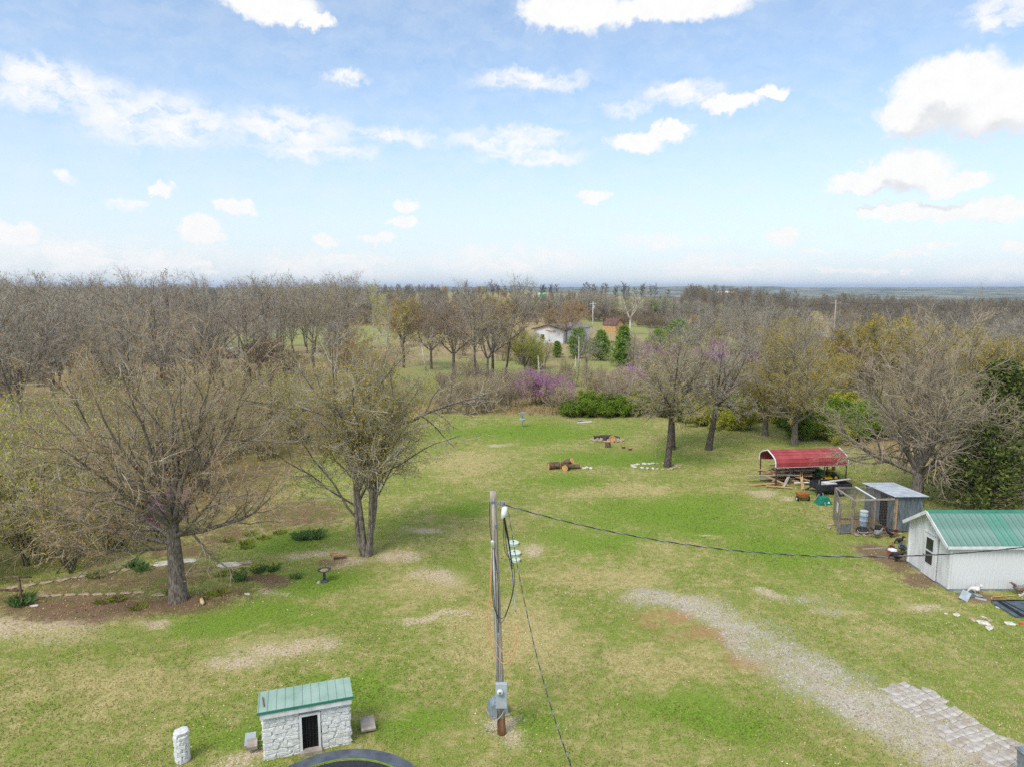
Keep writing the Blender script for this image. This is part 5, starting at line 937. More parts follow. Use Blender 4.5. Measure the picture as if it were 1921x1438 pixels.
# ---------------------------------------------------------------- chicken run and coop
cr_ = thing('chicken_run', 'open chicken run of weathered timber frames and wire netting', 'chicken run', (18.45, 35.6, H(19.4, 36.5)))
zt = 1.93; Pq = {'A': (-.77, -.1), 'B': (0, 0), 'M': (1.2, .08), 'C': (2.36, .2), 'D': (.1, 2.3), 'Mb': (1.25, 2.35), 'E': (2.36, 2.4)}
for k, (x, y) in Pq.items(): MB().box((x, y, zt / 2 - .1), (.09, .09, zt + (.2 if k != 'A' else -.1))).build('post', WOODG, cr_)
def rail(a, b, za, zb=None, w_=.07, m=WOODG): zb = za if zb is None else zb; MB().bar((*Pq[a], za), (*Pq[b], zb), .05, w_).build('rail', m, cr_)
for a, b in (('B', 'M'), ('M', 'C'), ('D', 'Mb'), ('Mb', 'E'), ('B', 'D'), ('M', 'Mb'), ('C', 'E'), ('A', 'D')): rail(a, b, zt - (.02 if a != 'A' else .12), None, .08, WOODP if a in 'BM' else WOODG)
for a, b in (('B', 'M'), ('M', 'C'), ('D', 'Mb'), ('Mb', 'E'), ('A', 'D')): rail(a, b, .08)
MB().bar((*Pq['M'], zt + .04), (*Pq['Mb'], zt + .04), .11, .02).build('roof_batten', WHITE, cr_)
WIRE = mat('wire netting', srgb(120, 118, 112), srgb(156, 152, 146), rough=.6, metal=.3)
def netting(corners, parent, step=.085, r_=.0022):
    a, b, c_, d = [Vector(p) for p in corners]; m = MB(); n1_ = max(2, int((b - a).length / step)); n2_ = max(2, int((d - a).length / step))
    for i in range(n1_ + 1): m.bar(a.lerp(b, i / n1_), d.lerp(c_, i / n1_), r_ * 2)
    for i in range(n2_ + 1): m.bar(a.lerp(d, i / n2_), b.lerp(c_, i / n2_), r_ * 2)
    o = m.build('wire_netting', WIRE, parent); o['kind'] = 'stuff'
def wallnet(a, b, z0=.1, z1=zt): (x0, y0), (x1, y1) = Pq[a], Pq[b]; netting([(x0, y0, z0), (x1, y1, z0), (x1, y1, z1), (x0, y0, z1)], cr_)
for a, b in (('B', 'M'), ('M', 'C'), ('D', 'Mb'), ('Mb', 'E'), ('A', 'D')): wallnet(a, b)
netting([(*Pq['B'], zt), (*Pq['C'], zt), (*Pq['E'], zt), (*Pq['D'], zt)], cr_, .12)
dl = MB().bar((-.73, -.1, .1), (-.73, -.1, 1.62), .06).bar((-.05, -.02, .1), (-.05, -.02, 1.62), .06).bar((-.7, -.096, 1.6), (-.08, -.024, 1.6), .05).bar((-.7, -.096, .62), (-.08, -.024, .62), .06).bar((-.7, -.096, .12), (-.08, -.024, .12), .05).build('gate', WOODG, cr_)
MB().add([(-.7, -.11, .14), (-.08, -.04, .14), (-.08, -.04, .6), (-.7, -.11, .6), (-.7, -.09, .14), (-.08, -.02, .14), (-.08, -.02, .6), (-.7, -.09, .6)], [(0, 1, 2, 3), (4, 7, 6, 5), (0, 4, 5, 1), (1, 5, 6, 2), (2, 6, 7, 3), (3, 7, 4, 0)]).build('gate_sheet', mat('dull dark sheet', srgb(84, 90, 96), srgb(116, 120, 124), scale=4, rough=.6), dl)
MB().bar((-.75, .16, 1.42), (-.66, .48, 1.42), .015, .5).build('sign_board', WHITE, cr_)
for i, (x, y, s, lb) in enumerate(((18.6, 35.35, .5, 'tan rock at the gate end of the chicken run'), (19.0, 35.3, .42, 'tan rock in the middle of the run sill'), (19.35, 35.35, .36, 'small tan rock beside the strutting hen'), (17.6, 36.4, .5, 'flat tan rock under the left netting of the run'), (17.9, 36.9, .42, 'second flat tan rock under the left netting'), (21.1, 35.6, .4, 'upright tan rock at the coop corner'))): rock(RT, 'sill_stone', lb, None, x, y, s, s * .5, s * .5)
tb = thing('feed_barrel', 'pale blue ribbed barrel standing inside the chicken run', 'barrel', (19.75, 36.9, H(19.7, 36.9))); MB().lathe([(.2, 0), (.22, .06), (.22, .3), (.235, .32), (.22, .34), (.22, .6), (.235, .62), (.22, .64), (.2, .84)], 18).build('drum', BLUEP, tb, True); MB().lathe([(.225, .84), (.225, .88), (.19, .9)], 18).build('lid', WHITE, tb)
ty = MB().lathe([(.16, .0), (.3, .02), (.34, .1), (.3, .18), (.18, .19), (.2, .1)], 22).build('old_tyre', BLACK, None, True); ty.location = (19.25, 36.0, H(19.2, 36)); tag(ty, 'old black tyre lying inside the chicken run', 'tyre')
fd = MB().lathe([(.15, 0), (.26, .1), (.27, .12), (.24, .11), (.14, .03)], 18).build('feed_pan', BLUEP, None, True); fd.location = (19.1, 35.72, H(19.1, 35.7)); tag(fd, 'shallow pale blue feed pan near the run gate', 'pan')
tub = MB().lathe([(.22, 0), (.3, .2), (.31, .22), (.28, .21), (.2, .04)], 18).build('rubber_tub', BLACK, None, True); tub.location = (20.25, 36.2, H(20.2, 36.2)); tag(tub, 'black rubber tub beside the coop doorway', 'tub')
cp = thing('chicken_coop', 'grey corrugated metal chicken coop with a sloping tin roof', 'coop', (20.87, 35.85, H(21.6, 37)))
TIN = mat('dull corrugated tin', srgb(92, 102, 110), srgb(134, 142, 148), scale=2.5, rough=.55, metal=.35, stretch=(4, 4, .6)); TINR = mat('bright tin roof', srgb(168, 176, 184), srgb(204, 210, 216), scale=2, rough=.5, metal=.25)
def corr(p0, p1, z0, z1a, z1b, name, m, parent, pitch=.075, amp=.012, thick=.006):
    a, b = Vector(p0), Vector(p1); d = b - a; L_ = d.length; d.normalize(); nrm = Vector((d.y, -d.x)); k = max(4, int(L_ / pitch * 2)); mbb = MB(); vs = []
    for i in range(k + 1):
        f = i / k; o_ = nrm * (amp if i % 2 else -amp); p = a + d * L_ * f + o_
        for t_ in (0, thick): vs += [(p.x + nrm.x * t_, p.y + nrm.y * t_, z0), (p.x + nrm.x * t_, p.y + nrm.y * t_, z1a + (z1b - z1a) * f)]
    fs = []
    for i in range(k): q = i * 4; fs += [(q, q + 4, q + 5, q + 1), (q + 2, q + 3, q + 7, q + 6), (q + 1, q + 5, q + 7, q + 3)]
    return mbb.add(vs, fs).build(name, m, parent)
CW, CD, zf, zb_ = 1.5, 3.1, 2.0, 1.8
for i in range(2): corr((.04 + .73 * i, 0), (.04 + .73 * (i + 1) - .01, 0), .05, zf, zf, 'wall_sheet', TIN, cp)
corr((0, 3.2), (0, 1.5), .05, zb_ + .02, zf - .12, 'wall_sheet', TIN, cp); corr((0, .75), (0, .05), .05, zf - .06, zf, 'wall_sheet', TIN, cp); corr((CW, .05), (CW, 3.2), .05, zf, zb_, 'wall_sheet', TIN, cp); corr((CW, CD - .05), (0, CD - .05), .05, zb_, zb_, 'wall_sheet', TIN, cp)
MB().box((.03, -.03, .98), (.1, .1, 1.96)).build('post', WOODT, cp); MB().box((.03, 1.12, .9), (.04, .72, 1.76)).build('doorway', DARK, cp)  # near-black panel in the wall gap paints the shade inside the open coop
nr = 4
for i in range(nr):
    w0, w1 = -.18 + i * (CW + .36) / nr, -.18 + (i + 1) * (CW + .36) / nr - .01 + .03; k = 12; vs = []
    for q in range(k + 1):
        x = w0 + (w1 - w0) * q / k; dz = .014 if q % 2 else -.014
        for t_ in (0, .008): vs += [(x, -.22, zf + .06 + dz + t_ + i * .004), (x, CD + .2, zb_ + .03 + dz + t_ + i * .004)]
    fs = []
    for q in range(k): b = q * 4; fs += [(b, b + 1, b + 5, b + 4), (b + 2, b + 6, b + 7, b + 3), (b, b + 4, b + 6, b + 2), (b + 1, b + 3, b + 7, b + 5)]
    MB().add(vs, fs).build('roof_sheet', TINR, cp)
o = slab('loose_pole', 'long pale pole lying on the bare dirt before the coop', 'pole', 19.6, 33.6, (3.4, .06, .06), WOODP, .13)
o = slab('feeder_stand', 'small red and white poultry feeder by the shed corner', 'feeder', 19.0, 32.6, (.3, .3, .26), mat('red feeder', srgb(160, 74, 54), srgb(180, 98, 76))); q = MB().lathe([(.1, .13), (.22, .15), (.2, .2), (.05, .26)], 14).build('cover', WHITE, o)
# chickens
def chicken(label, x, y, rz, m, m2, s=1.0, peck=False, group=None, tailm=None):
    t = thing('chicken', label, 'chicken', (x, y, H(x, y)), rz, group); t.scale = (s,) * 3
    head = [(.17, 0, .30), (.21, 0, .36), (.225, 0, .41), (.25, 0, .425), (.285, 0, .415)] if not peck else [(.17, 0, .24), (.23, 0, .19), (.27, 0, .12), (.30, 0, .07), (.32, 0, .04)]
    spine = [(-.24, 0, .40), (-.20, 0, .34), (-.15, 0, .29), (-.06, 0, .245), (.04, 0, .235), (.12, 0, .26)] + head
    b = MB().tube(spine, [.01, .045, .085, .12, .125, .10, .062, .042, .036, .034, .008], 12)
    for s_ in (-1, 1):
        b.tube([(-.01, s_ * .05, .17), (.0, s_ * .055, .10), (-.015, s_ * .055, .05), (.0, s_ * .055, .005)], [.035, .014, .009, .008], 6)
        for dx, dy in ((.06, 0), (.045, .035), (.045, -.035), (-.03, 0)): b.tube([(0, s_ * .055, .008), (dx, s_ * .055 + dy, .004)], [.007, .003], 4)
    b.build('body', m, t, True)
    for s_ in (-1, 1): MB().tube([(.06, s_ * .105, .27), (-.03, s_ * .128, .25), (-.13, s_ * .095, .24), (-.19, s_ * .06, .26)], [.02, .055, .045, .008], 8).build('wing', m2, t, True)
    for k in range(5): a = (k - 2) * .16; MB().tube([(-.18, a * .12, .35), (-.26, a * .3, .44), (-.33 + abs(a) * .1, a * .45, .46 - abs(a) * .2)], [.025, .03, .006], 6).build('tail_feather', tailm or m2, t, True)
    hx, hz_ = head[3][0], head[3][2]; CO = mat('red comb', srgb(170, 40, 36), srgb(196, 60, 52)); MB().box((hx - .01, 0, hz_ + .045), (.05, .01, .04)).build('comb', CO, t); MB().box((hx + .015, 0, hz_ - .045), (.02, .015, .035)).build('wattle', CO, t); MB().tube([head[4], (head[4][0] + .035, 0, head[4][2] - .012)], [.01, .002], 6).build('beak', mat('beak', srgb(190, 150, 80), srgb(206, 170, 100)), t)
CHB = mat('black feathers', srgb(26, 24, 26), srgb(54, 50, 52), scale=20, rough=.7); CHG = mat('grey barred feathers', srgb(96, 92, 94), srgb(160, 154, 154), scale=30, rough=.8); CHW = mat('white feathers', srgb(196, 190, 182), srgb(226, 222, 216), scale=20, rough=.8); CHR = mat('brown feathers', srgb(104, 70, 52), srgb(140, 104, 84), scale=20, rough=.8); CHL = mat('slate feathers', srgb(84, 92, 98), srgb(116, 124, 130), scale=20, rough=.8)
chicken('grey rooster with a black tail strutting before the run sill', 19.5, 35.0, .1, CHG, CHG, 1.25, tailm=CHB); chicken('dark brown hen facing the coop corner post', 20.35, 35.15, 2.9, CHB, CHR, 1.2, tailm=CHR); chicken('black hen crouching on the dirt near the long pole', 20.25, 34.2, 3.2, CHB, CHB, .9, True); chicken('slate grey guinea fowl standing on the dirt left of the shed', 19.75, 33.0, .9, CHL, CHL, 1.25); chicken('black hen pecking the dirt close to the shed wall', 18.8, 31.85, 2.2, CHB, CHB, 1.25, True); chicken('brown hen sheltering behind the shed corner feeder', 19.25, 33.1, 1.0, CHR, CHR, 1.0)
chicken('white hen pecking under the long shed wall', 20.2, 28.25, 2.9, CHW, CHW, .95, True); chicken('grey brown hen beneath the long shed wall near the stand pipe', 22.05, 28.15, .1, CHG, CHR, 1.2); chicken('white hen resting on the ground by the stand pipe', 22.2, 27.75, 2.6, CHW, CHW, .9, True)
# ---------------------------------------------------------------- red carport, lumber and equipment
ca = thing('carport', 'low red metal carport with white rounded ends sheltering lumber', 'carport', (17.8, 44.76, H(19, 45.5)), R(7.3))
CL, CWd = 5.2, 2.3
prof = [(0, 1.28), (.02, 1.55), (.14, 1.78), (.55, 1.98), (1.35, 2.2), (2.15, 1.98), (2.56, 1.78), (2.68, 1.55), (2.7, 1.28)]
prof = [(a * 2.3 / 2.7, b) for a, b in prof]
fine_ = []
for i in range(len(prof) - 1):
    a, b = prof[i], prof[i + 1]; fine_.append((a, b))
for i, (a, b) in enumerate(fine_):
    L_ = math.hypot(b[0] - a[0], b[1] - a[1]); nr = max(1, round(L_ / .3))
    for k in range(nr):
        p = (a[0] + (b[0] - a[0]) * k / nr, a[1] + (b[1] - a[1]) * k / nr); q = (a[0] + (b[0] - a[0]) * (k + 1) / nr, a[1] + (b[1] - a[1]) * (k + 1) / nr)
        dx, dz = (q[0] - p[0]), (q[1] - p[1]); l = math.hypot(dx, dz); nx_, nz_ = -dz / l * .012, dx / l * .012
        m = MB()
        for f0, f1, h_ in ((.0, .14, 2.6), (.14, 1.0, 1.0)):
            e = [(p[0] + dx * f0, p[1] + dz * f0), (p[0] + dx * f1, p[1] + dz * f1)]
            m.add([(x, e[0][0], e[0][1]) for x in (0, CL)] + [(x, e[1][0], e[1][1]) for x in (0, CL)] + [(x, e[0][0] + nx_ * h_, e[0][1] + nz_ * h_) for x in (0, CL)] + [(x, e[1][0] + nx_ * h_, e[1][1] + nz_ * h_) for x in (0, CL)], [(0, 1, 3, 2), (4, 6, 7, 5), (0, 4, 5, 1), (2, 3, 7, 6), (0, 2, 6, 4), (1, 5, 7, 3)])
        m.build('roof_panel', RED, ca)
for x in (-.03, CL + .03): MB().tube([(x, a, b + .012) for a, b in prof], .045, 8).build('end_trim', WHITE, ca)
for y in (-.012, CWd + .012): MB().box((CL / 2, y, 1.27), (CL, .03, .05)).build('eave_trim', WHITE, ca)
for x in (.06, CL * .36, CL * .68, CL - .06):
    for y in (.05, CWd - .05): MB().box((x, y, .64), (.06, .06, 1.3)).build('post', RUSTM, ca)
    MB().tube([(x, a * .97 + .04, b - .05) for a, b in prof], .025, 6).build('roof_bow', RUSTM, ca)
def L2W(u, v): a = R(7.3); return 17.8 + u * math.cos(a) - v * math.sin(a), 44.76 + u * math.sin(a) + v * math.cos(a)
LPK = 'tan loose plank in the lumber heap under the red carport'
pm = [MB().box((0, 0, 0), (l, .18, .045)).mesh('plank') for l in (2.4, 1.9, 1.4)]; pmt = [with_mat(m, WOODT) for m in pm]; pmg = [with_mat(m, WOODP) for m in pm]
for i in range(44):
    u, v = rp.uniform(.7, 2.6), rp.uniform(.3, 2.1); x, y = L2W(u, v); g_ = rp.random() < .35; o = put('plank', rp.choice(pmg if g_ else pmt), None, None, (x, y, H(x, y) + .05 + .021 * i), (rp.uniform(-.08, .08), rp.uniform(-.06, .06), rp.gauss(.1, .35))); tag(o, LPK if not g_ else 'grey weathered plank in the lumber heap under the red carport', 'plank', 'grey planks of the lumber heap' if g_ else 'tan planks of the lumber heap')
for u, v, l, a, ry, z, m, lb in ((.9, .1, 2.2, .95, -.35, .42, 1, 'long plank propped aslant over the lumber heap'), (1.75, -.25, 1.9, 1.25, -.42, .4, 0, 'tan plank leaning out between the front carport posts'), (2.5, -.2, 2.2, -.45, .2, .28, 0, 'plank sloping down from the heap to the trailer'), (-.4, .9, 2.3, .12, .02, .5, 1, 'grey plank sticking out past the left end of the carport'), (-.7, .2, 2.2, .18, -.03, .1, 0, 'low tan plank reaching out onto the grass on the left'), (.0, -.55, 1.7, -.22, .03, .1, 0, 'tan plank lying on the grass before the left post'), (.2, .1, 1.5, -.55, .3, .35, 0, 'short plank tipped down at the left of the heap')):
    x, y = L2W(u, v); o = put('plank', with_mat(MB().box((0, 0, 0), (l, .17, .045)).mesh('plank'), WOODT if not m else WOODP), None, None, (x, y, H(x, y) + z), (.1, ry, a)); tag(o, lb, 'plank')
x, y = L2W(2.9, -.12); o = MB().tube([(-1.6, 0, .06), (1.9, .05, .07)], .05, 10).build('white_pipe', WHITE, None, True); o.location = (x, y, H(x, y) + .12); o.rotation_euler = (0, 0, .1); tag(o, 'long white plastic pipe lying along the front of the carport', 'pipe')
x, y = L2W(2.7, 1.6); bmq = bmesh.new(); bmesh.ops.create_icosphere(bmq, subdivisions=3, radius=1)
for v in bmq.verts: k = vnoise(v.co.x * 3 + 5, v.co.y * 3 + v.co.z * 2, .5, 3); v.co = Vector((v.co.x * .75, v.co.y * .5, v.co.z * .3)) * (.8 + .4 * float(k))
me = bpy.data.meshes.new('blue_tarp'); bmq.to_mesh(me); bmq.free(); o = put('blue_tarp', me, mat('faded blue tarp', srgb(110, 138, 172), srgb(158, 178, 200), scale=3, rough=.6), None, (x, y, H(x, y) + .72)); tag(o, 'crumpled faded blue tarp on top of the lumber heap', 'tarp')
x, y = L2W(3.25, 1.0); dt = cedar(311, 1.15, .5, 90, 14, .06); xt = tree_thing('artificial_tree', 'dark green artificial tree stored upright under the carport', 'artificial tree', dt, BARKD, TWIGB, lmat('plastic needles', srgb(34, 58, 34), srgb(60, 86, 52), .05), (x, y, H(x, y)))
x, y = L2W(4.15, .9); mw = thing('riding_mower', 'green and yellow riding mower parked under the carport', 'mower', (x, y, H(x, y)), R(7)); YLW = mat('mower yellow', srgb(214, 176, 40), srgb(230, 196, 60), rough=.4); MGR = mat('mower green', srgb(48, 96, 56), srgb(68, 118, 72), rough=.4)
MB().box((-.42, 0, .55), (.62, .46, .3)).box((-.45, 0, .72), (.5, .4, .06)).build('hood', MGR, mw, bevel=.04); MB().box((.1, 0, .2), (.75, .95, .14)).build('mower_deck', YLW, mw, bevel=.03); MB().box((.45, 0, .5), (.5, .6, .18)).build('fender', MGR, mw, bevel=.04); sq = MB().box((.42, 0, .66), (.36, .38, .1)).box((.6, 0, .84), (.09, .38, .3), ry=R(-12)).build('seat', YLW, mw, bevel=.03); MB().tube([(.02, 0, .6), (.14, 0, .92)], .02, 8).tube([(.14 + .16 * math.cos(a * .52) * .4, .16 * math.sin(a * .52), .93 + .06 * math.cos(a * .52)) for a in range(13)], .015, 6, False).build('steering_wheel', BLACK, mw)
for xx, r_, yy in ((-.5, .17, .38), (-.5, .17, -.38), (.5, .25, .42), (.5, .25, -.42)): w_ = MB().tube([(xx, yy - .08, r_), (xx, yy + .08, r_)], r_, 16).build('wheel', BLACK, mw); MB().tube([(xx, yy - .085, r_), (xx, yy + .085, r_)], r_ * .5, 12).build('rim', YLW, w_)
tl = thing('utility_trailer', 'small black utility trailer loaded with white boards before the carport', 'trailer', (20.75, 43.1, H(20.7, 43.1)), R(8)); BP = mat('black trailer steel', srgb(36, 38, 42), srgb(60, 62, 68), scale=4, rough=.5)
MB().box((0, 0, .38), (2.2, 1.2, .06)).build('bed', BP, tl)
for c_, d in (((0, -.6, .58), (2.2, .04, .36)), ((0, .6, .58), (2.2, .04, .36)), ((-1.1, 0, .58), (.04, 1.16, .36)), ((1.1, 0, .58), (.04, 1.16, .36))): MB().box(c_, d).build('side_board', BP, tl)
MB().bar((-1.1, -.4, .36), (-1.75, 0, .3), .06).bar((-1.1, .4, .36), (-1.75, 0, .3), .06).bar((-1.7, 0, .3), (-1.95, 0, .3), .06).build('tongue', BP, tl)
for s in (-1, 1): w_ = MB().tube([(.25, s * .66, .28), (.25, s * .82, .28)], .28, 18).build('wheel', BLACK, tl); MB().tube([(.25, s * .655, .28), (.25, s * .825, .28)], .14, 12).build('rim', GREY, w_); MB().tube([(.25 + .34 * math.cos(a * .35), s * .74, .3 + .34 * math.sin(a * .35)) for a in range(10)], .06, 6).build('mudguard', BP, tl)
def load(name, lb, cat, u, v, z, d, m, rz=0, ry=0): a = R(8); o = MB().box((0, 0, 0), d).build(name, m, bevel=.01); o.location = (20.75 + u * math.cos(a) - v * math.sin(a), 43.1 + u * math.sin(a) + v * math.cos(a), H(20.7, 43.1) + z); o.rotation_euler = (0, ry, rz + a); tag(o, lb, cat)
load('white_box', 'white flat box in the middle of the trailer bed', 'box', -.05, .1, .56, (.75, .6, .28), WHITE, .1); load('white_board', 'long pale board laid along the right of the trailer', 'board', .75, .15, .80, (1.5, .22, .04), mat('pale board', srgb(206, 198, 184), srgb(226, 220, 210)), .06, -.05); load('orange_bag', 'orange bag at the left front of the trailer bed', 'bag', -.6, -.3, .52, (.34, .26, .2), mat('orange bag', srgb(206, 88, 50), srgb(224, 116, 76)), .3); load('grey_panel', 'grey panel leaning in the left end of the trailer bed', 'panel', -.75, .1, .66, (.5, .03, .4), CONC, .9, .2)
sc_ = thing('wooden_cart', 'rusty tan two wheeled garden cart with upright handles on the grass', 'cart', (18.25, 41.5, H(18.2, 41.5)), .15); MB().add([(-.26, -.2, .22), (.26, -.2, .22), (.26, .2, .22), (-.26, .2, .22), (-.34, -.28, .5), (.34, -.28, .5), (.34, .28, .5), (-.34, .28, .5), (-.3, -.24, .5), (.3, -.24, .5), (.3, .24, .5), (-.3, .24, .5), (-.22, -.16, .26), (.22, -.16, .26), (.22, .16, .26), (-.22, .16, .26)], [(0, 3, 2, 1), (0, 1, 5, 4), (1, 2, 6, 5), (2, 3, 7, 6), (3, 0, 4, 7), (4, 5, 9, 8), (5, 6, 10, 9), (6, 7, 11, 10), (7, 4, 8, 11), (8, 9, 13, 12), (9, 10, 14, 13), (10, 11, 15, 14), (11, 8, 12, 15), (12, 13, 14, 15)]).build('hopper', mat('rusty tan metal', srgb(146, 92, 42), srgb(184, 128, 70), scale=5), sc_)
for s in (-1, 1): w_ = MB().tube([(s * .34, -.05, .16), (s * .41, -.05, .16)], .16, 16).build('wheel', BLACK, sc_); MB().tube([(s * .335, -.05, .16), (s * .415, -.05, .16)], .08, 10).build('rim', WHITE, w_); MB().tube([(s * .28, .22, .45), (s * .32, .42, .95)], .018, 6).build('handle', WOODT, sc_)
MB().tube([(-.4, -.05, .16), (.4, -.05, .16)], .015, 6).build('axle', BLACK, sc_)
wbr = thing('wheelbarrow', 'green wheelbarrow tipped upside down on the grass before the trailer', 'wheelbarrow', (19.3, 40.9, H(19.3, 40.9)), .2); WG = mat('green barrow tub', srgb(22, 108, 88), srgb(38, 130, 106), rough=.45)
MB().add([(-.46, -.32, 0), (.46, -.32, 0), (.52, .34, .02), (-.46, .34, .02), (-.26, -.17, .42), (.22, -.17, .46), (.22, .18, .48), (-.26, .18, .44)], [(0, 1, 5, 4), (1, 2, 6, 5), (2, 3, 7, 6), (3, 0, 4, 7), (4, 5, 6, 7)]).build('tub', WG, wbr, bevel=.03); MB().box((.18, -.29, .14), (.12, .02, .1), rx=R(-25)).build('decal', WHITE, wbr)
w_ = MB().tube([(.0, .44, .44), (.1, .46, .44)], .19, 18).build('wheel', BLACK, wbr); MB().tube([(-.005, .44, .44), (.105, .46, .44)], .09, 12).build('rim', GREY, w_)
for a, b in (((-.2, -.5, .05), (.3, .5, .5)), ((-.45, .1, .35), (.02, .5, .44))): MB().tube([a, b], .022, 8).build('handle', WOODP, wbr)
for a, b in (((-.3, .2, .3), (-.34, .25, .52)), ((.25, .1, .34), (.3, .18, .56))): MB().tube([a, b], .016, 6).build('leg', BLACK, wbr)
# ---------------------------------------------------------------- far buildings and poles
FW = mat('far white siding', srgb(206, 208, 212), srgb(224, 225, 228), scale=.6, rough=.8); SHG = mat('grey shingles', srgb(112, 108, 106), srgb(150, 146, 144), scale=1.5, rough=.95); BRT = mat('brown trim', srgb(92, 66, 56), srgb(112, 84, 72)); TANW = mat('tan brick', srgb(176, 140, 92), srgb(206, 172, 124), scale=2, rough=.9); SHB = mat('brown shingles', srgb(92, 66, 60), srgb(122, 94, 86), scale=1.5)
def house(name, label, cat, x, y, rz, w_, d, eave, ridge, wm, rm, windows=(), doors=(), trim=BRT, ov=.4, zoff=0):
    t = thing(name, label, cat, (x, y, gz(x, y) + zoff), rz)      # gable end along x at y=0, ridge along +y
    MB().add([(-w_ / 2, 0, -.6), (w_ / 2, 0, -.6), (w_ / 2, 0, eave), (0, 0, ridge), (-w_ / 2, 0, eave), (-w_ / 2, d, -.6), (w_ / 2, d, -.6), (w_ / 2, d, eave), (0, d, ridge), (-w_ / 2, d, eave)], [(0, 1, 2, 3, 4), (5, 9, 8, 7, 6), (1, 6, 7, 2), (0, 4, 9, 5)]).build('wall', wm, t)
    th = math.atan2(ridge - eave, w_ / 2); e = w_ / 2 + ov; ze = ridge - e * math.tan(th)
    r_ = MB().add([(-e, -ov, ze), (0, -ov, ridge), (e, -ov, ze), (-e, d + ov, ze), (0, d + ov, ridge), (e, d + ov, ze), (-e, -ov, ze + .18), (0, -ov, ridge + .18), (e, -ov, ze + .18), (-e, d + ov, ze + .18), (0, d + ov, ridge + .18), (e, d + ov, ze + .18)], [(6, 7, 10, 9), (7, 8, 11, 10), (0, 3, 4, 1), (1, 4, 5, 2), (0, 6, 9, 3), (2, 5, 11, 8), (3, 9, 10, 4), (4, 10, 11, 5)]).build('roof', rm, t)
    MB().add([(-e, -ov - .03, ze - .12), (0, -ov - .03, ridge - .12), (e, -ov - .03, ze - .12), (-e, -ov - .03, ze + .2), (0, -ov - .03, ridge + .2), (e, -ov - .03, ze + .2), (-e, -ov + .1, ze - .12), (0, -ov + .1, ridge - .12), (e, -ov + .1, ze - .12), (-e, -ov + .1, ze + .2), (0, -ov + .1, ridge + .2), (e, -ov + .1, ze + .2)], [(0, 1, 4, 3), (1, 2, 5, 4), (6, 9, 10, 7), (7, 10, 11, 8), (0, 6, 7, 1), (1, 7, 8, 2), (3, 4, 10, 9), (4, 5, 11, 10)]).build('gable_trim', trim, r_)
    for (a, b, ww, hh) in windows:
        f = MB().box((a, -.03, b), (ww + .2, .06, hh + .2)).build('window', trim, t); MB().box((a, -.07, b), (ww, .04, hh)).build('pane', GLASS, f)
    for (a, ww, hh) in doors: MB().box((a, -.04, hh / 2), (ww, .06, hh)).build('door', trim, t)
    return t
hs = house('farmhouse', 'white farmhouse with a low grey shingle roof behind the bright cedars', 'house', 9.6, 180, R(-32), 8.8, 16, 3.6, 4.7, FW, SHG, [(-1.8, 1.6, .9, 1.0)], [], BRT, .5)
MB().box((1.1, -.05, 3.1), (2.2, .08, .4)).box((-.4, -.05, 3.3), (1.0, .08, .2)).build('bare_wood_patch', TANW, hs)
house('tan_barn', 'small tan barn with a brown roof beside the rust coloured tree', 'barn', 33.8, 214, R(38), 4.0, 5.5, 2.8, 4.6, TANW, SHB, [], [(0.6, 1.6, 2.2)], BRT, .2)
house('cream_barn', 'long cream barn on the skyline ridge right of the bare trees', 'barn', 153, 470, R(70), 7, 12, 2.6, 3.8, mat('cream siding', srgb(206, 200, 178), srgb(222, 216, 198)), mat('cream roof', srgb(212, 206, 190), srgb(226, 222, 208)), [(-2, 1.6, 1, 1)], [(1.5, 2.4, 2.6)], FW,   .2, 5.0)
for x, y, w_, lb, m in ((40, 436, 4, 'dark red roofed cabin on the green skyline', mat('dark red siding', srgb(104, 58, 52), srgb(130, 80, 72))), (112, 450, 6, 'low grey house among the skyline trees', SHG), (21.5, 440, 4.2, 'mint green roofed shelter on the green skyline', mat('mint siding', srgb(130, 206, 160), srgb(160, 220, 182)))): house('ridge_house', lb, 'house', x, y, R(80), w_ * .8, w_, 2.2, 3.4, m, SHB if 'red' in lb else m, [(0, 1.3, .8, .8)], [], BRT, .2)
# trailer seen through the trunks of the left wood
tv = thing('stock_trailer', 'old blue and white stock trailer parked beyond the trunks of the left wood', 'trailer', (-70.3, 153, gz(-66, 154)), R(4))
MB().box((.7, 0, 1.6), (1.4, 2.2, 2.0)).build('blue_cab', mat('faded blue body', srgb(88, 124, 150), srgb(120, 152, 174)), tv, bevel=.1); MB().box((4.4, 0, 1.1), (6, 2.2, .9)).build('lower_body', mat('rusty brown body', srgb(112, 80, 66), srgb(150, 118, 100), scale=2), tv); MB().box((4.4, 0, 2.32), (6.2, 2.3, .22)).build('roof', WHITE, tv)
for i in range(6): MB().box((1.5 + i * 1.16, -1.05, 1.85), (.12, .08, .8)).build('stake', GREYP, tv)
for x in (1.2, 5.4, 6.4): MB().tube([(x, -1.0, .45), (x, 1.0, .45)], .45, 14).build('wheel', BLACK, tv)
hr = thing('hay_rake', 'grey farm implement with curved hoops right of the stock trailer', 'implement', (-60.6, 154, gz(-60.6, 154)), .3); MB().bar((-1.8, 0, .9), (1.8, 0, 1.1), .12).build('toolbar', GREYP, hr)
for i in range(5): MB().tube([(-1.6 + i * .8, .1, .9), (-1.6 + i * .8, -.5, 1.7), (-1.6 + i * .8, -1.1, 1.0), (-1.6 + i * .8, -1.2, .1)], .05, 6).build('tine', GREY, hr)
for s in (-1, 1): MB().tube([(s * 1.7, -.06, .5), (s * 1.7, .06, .5)], .5, 14).build('wheel', BLACK, hr)
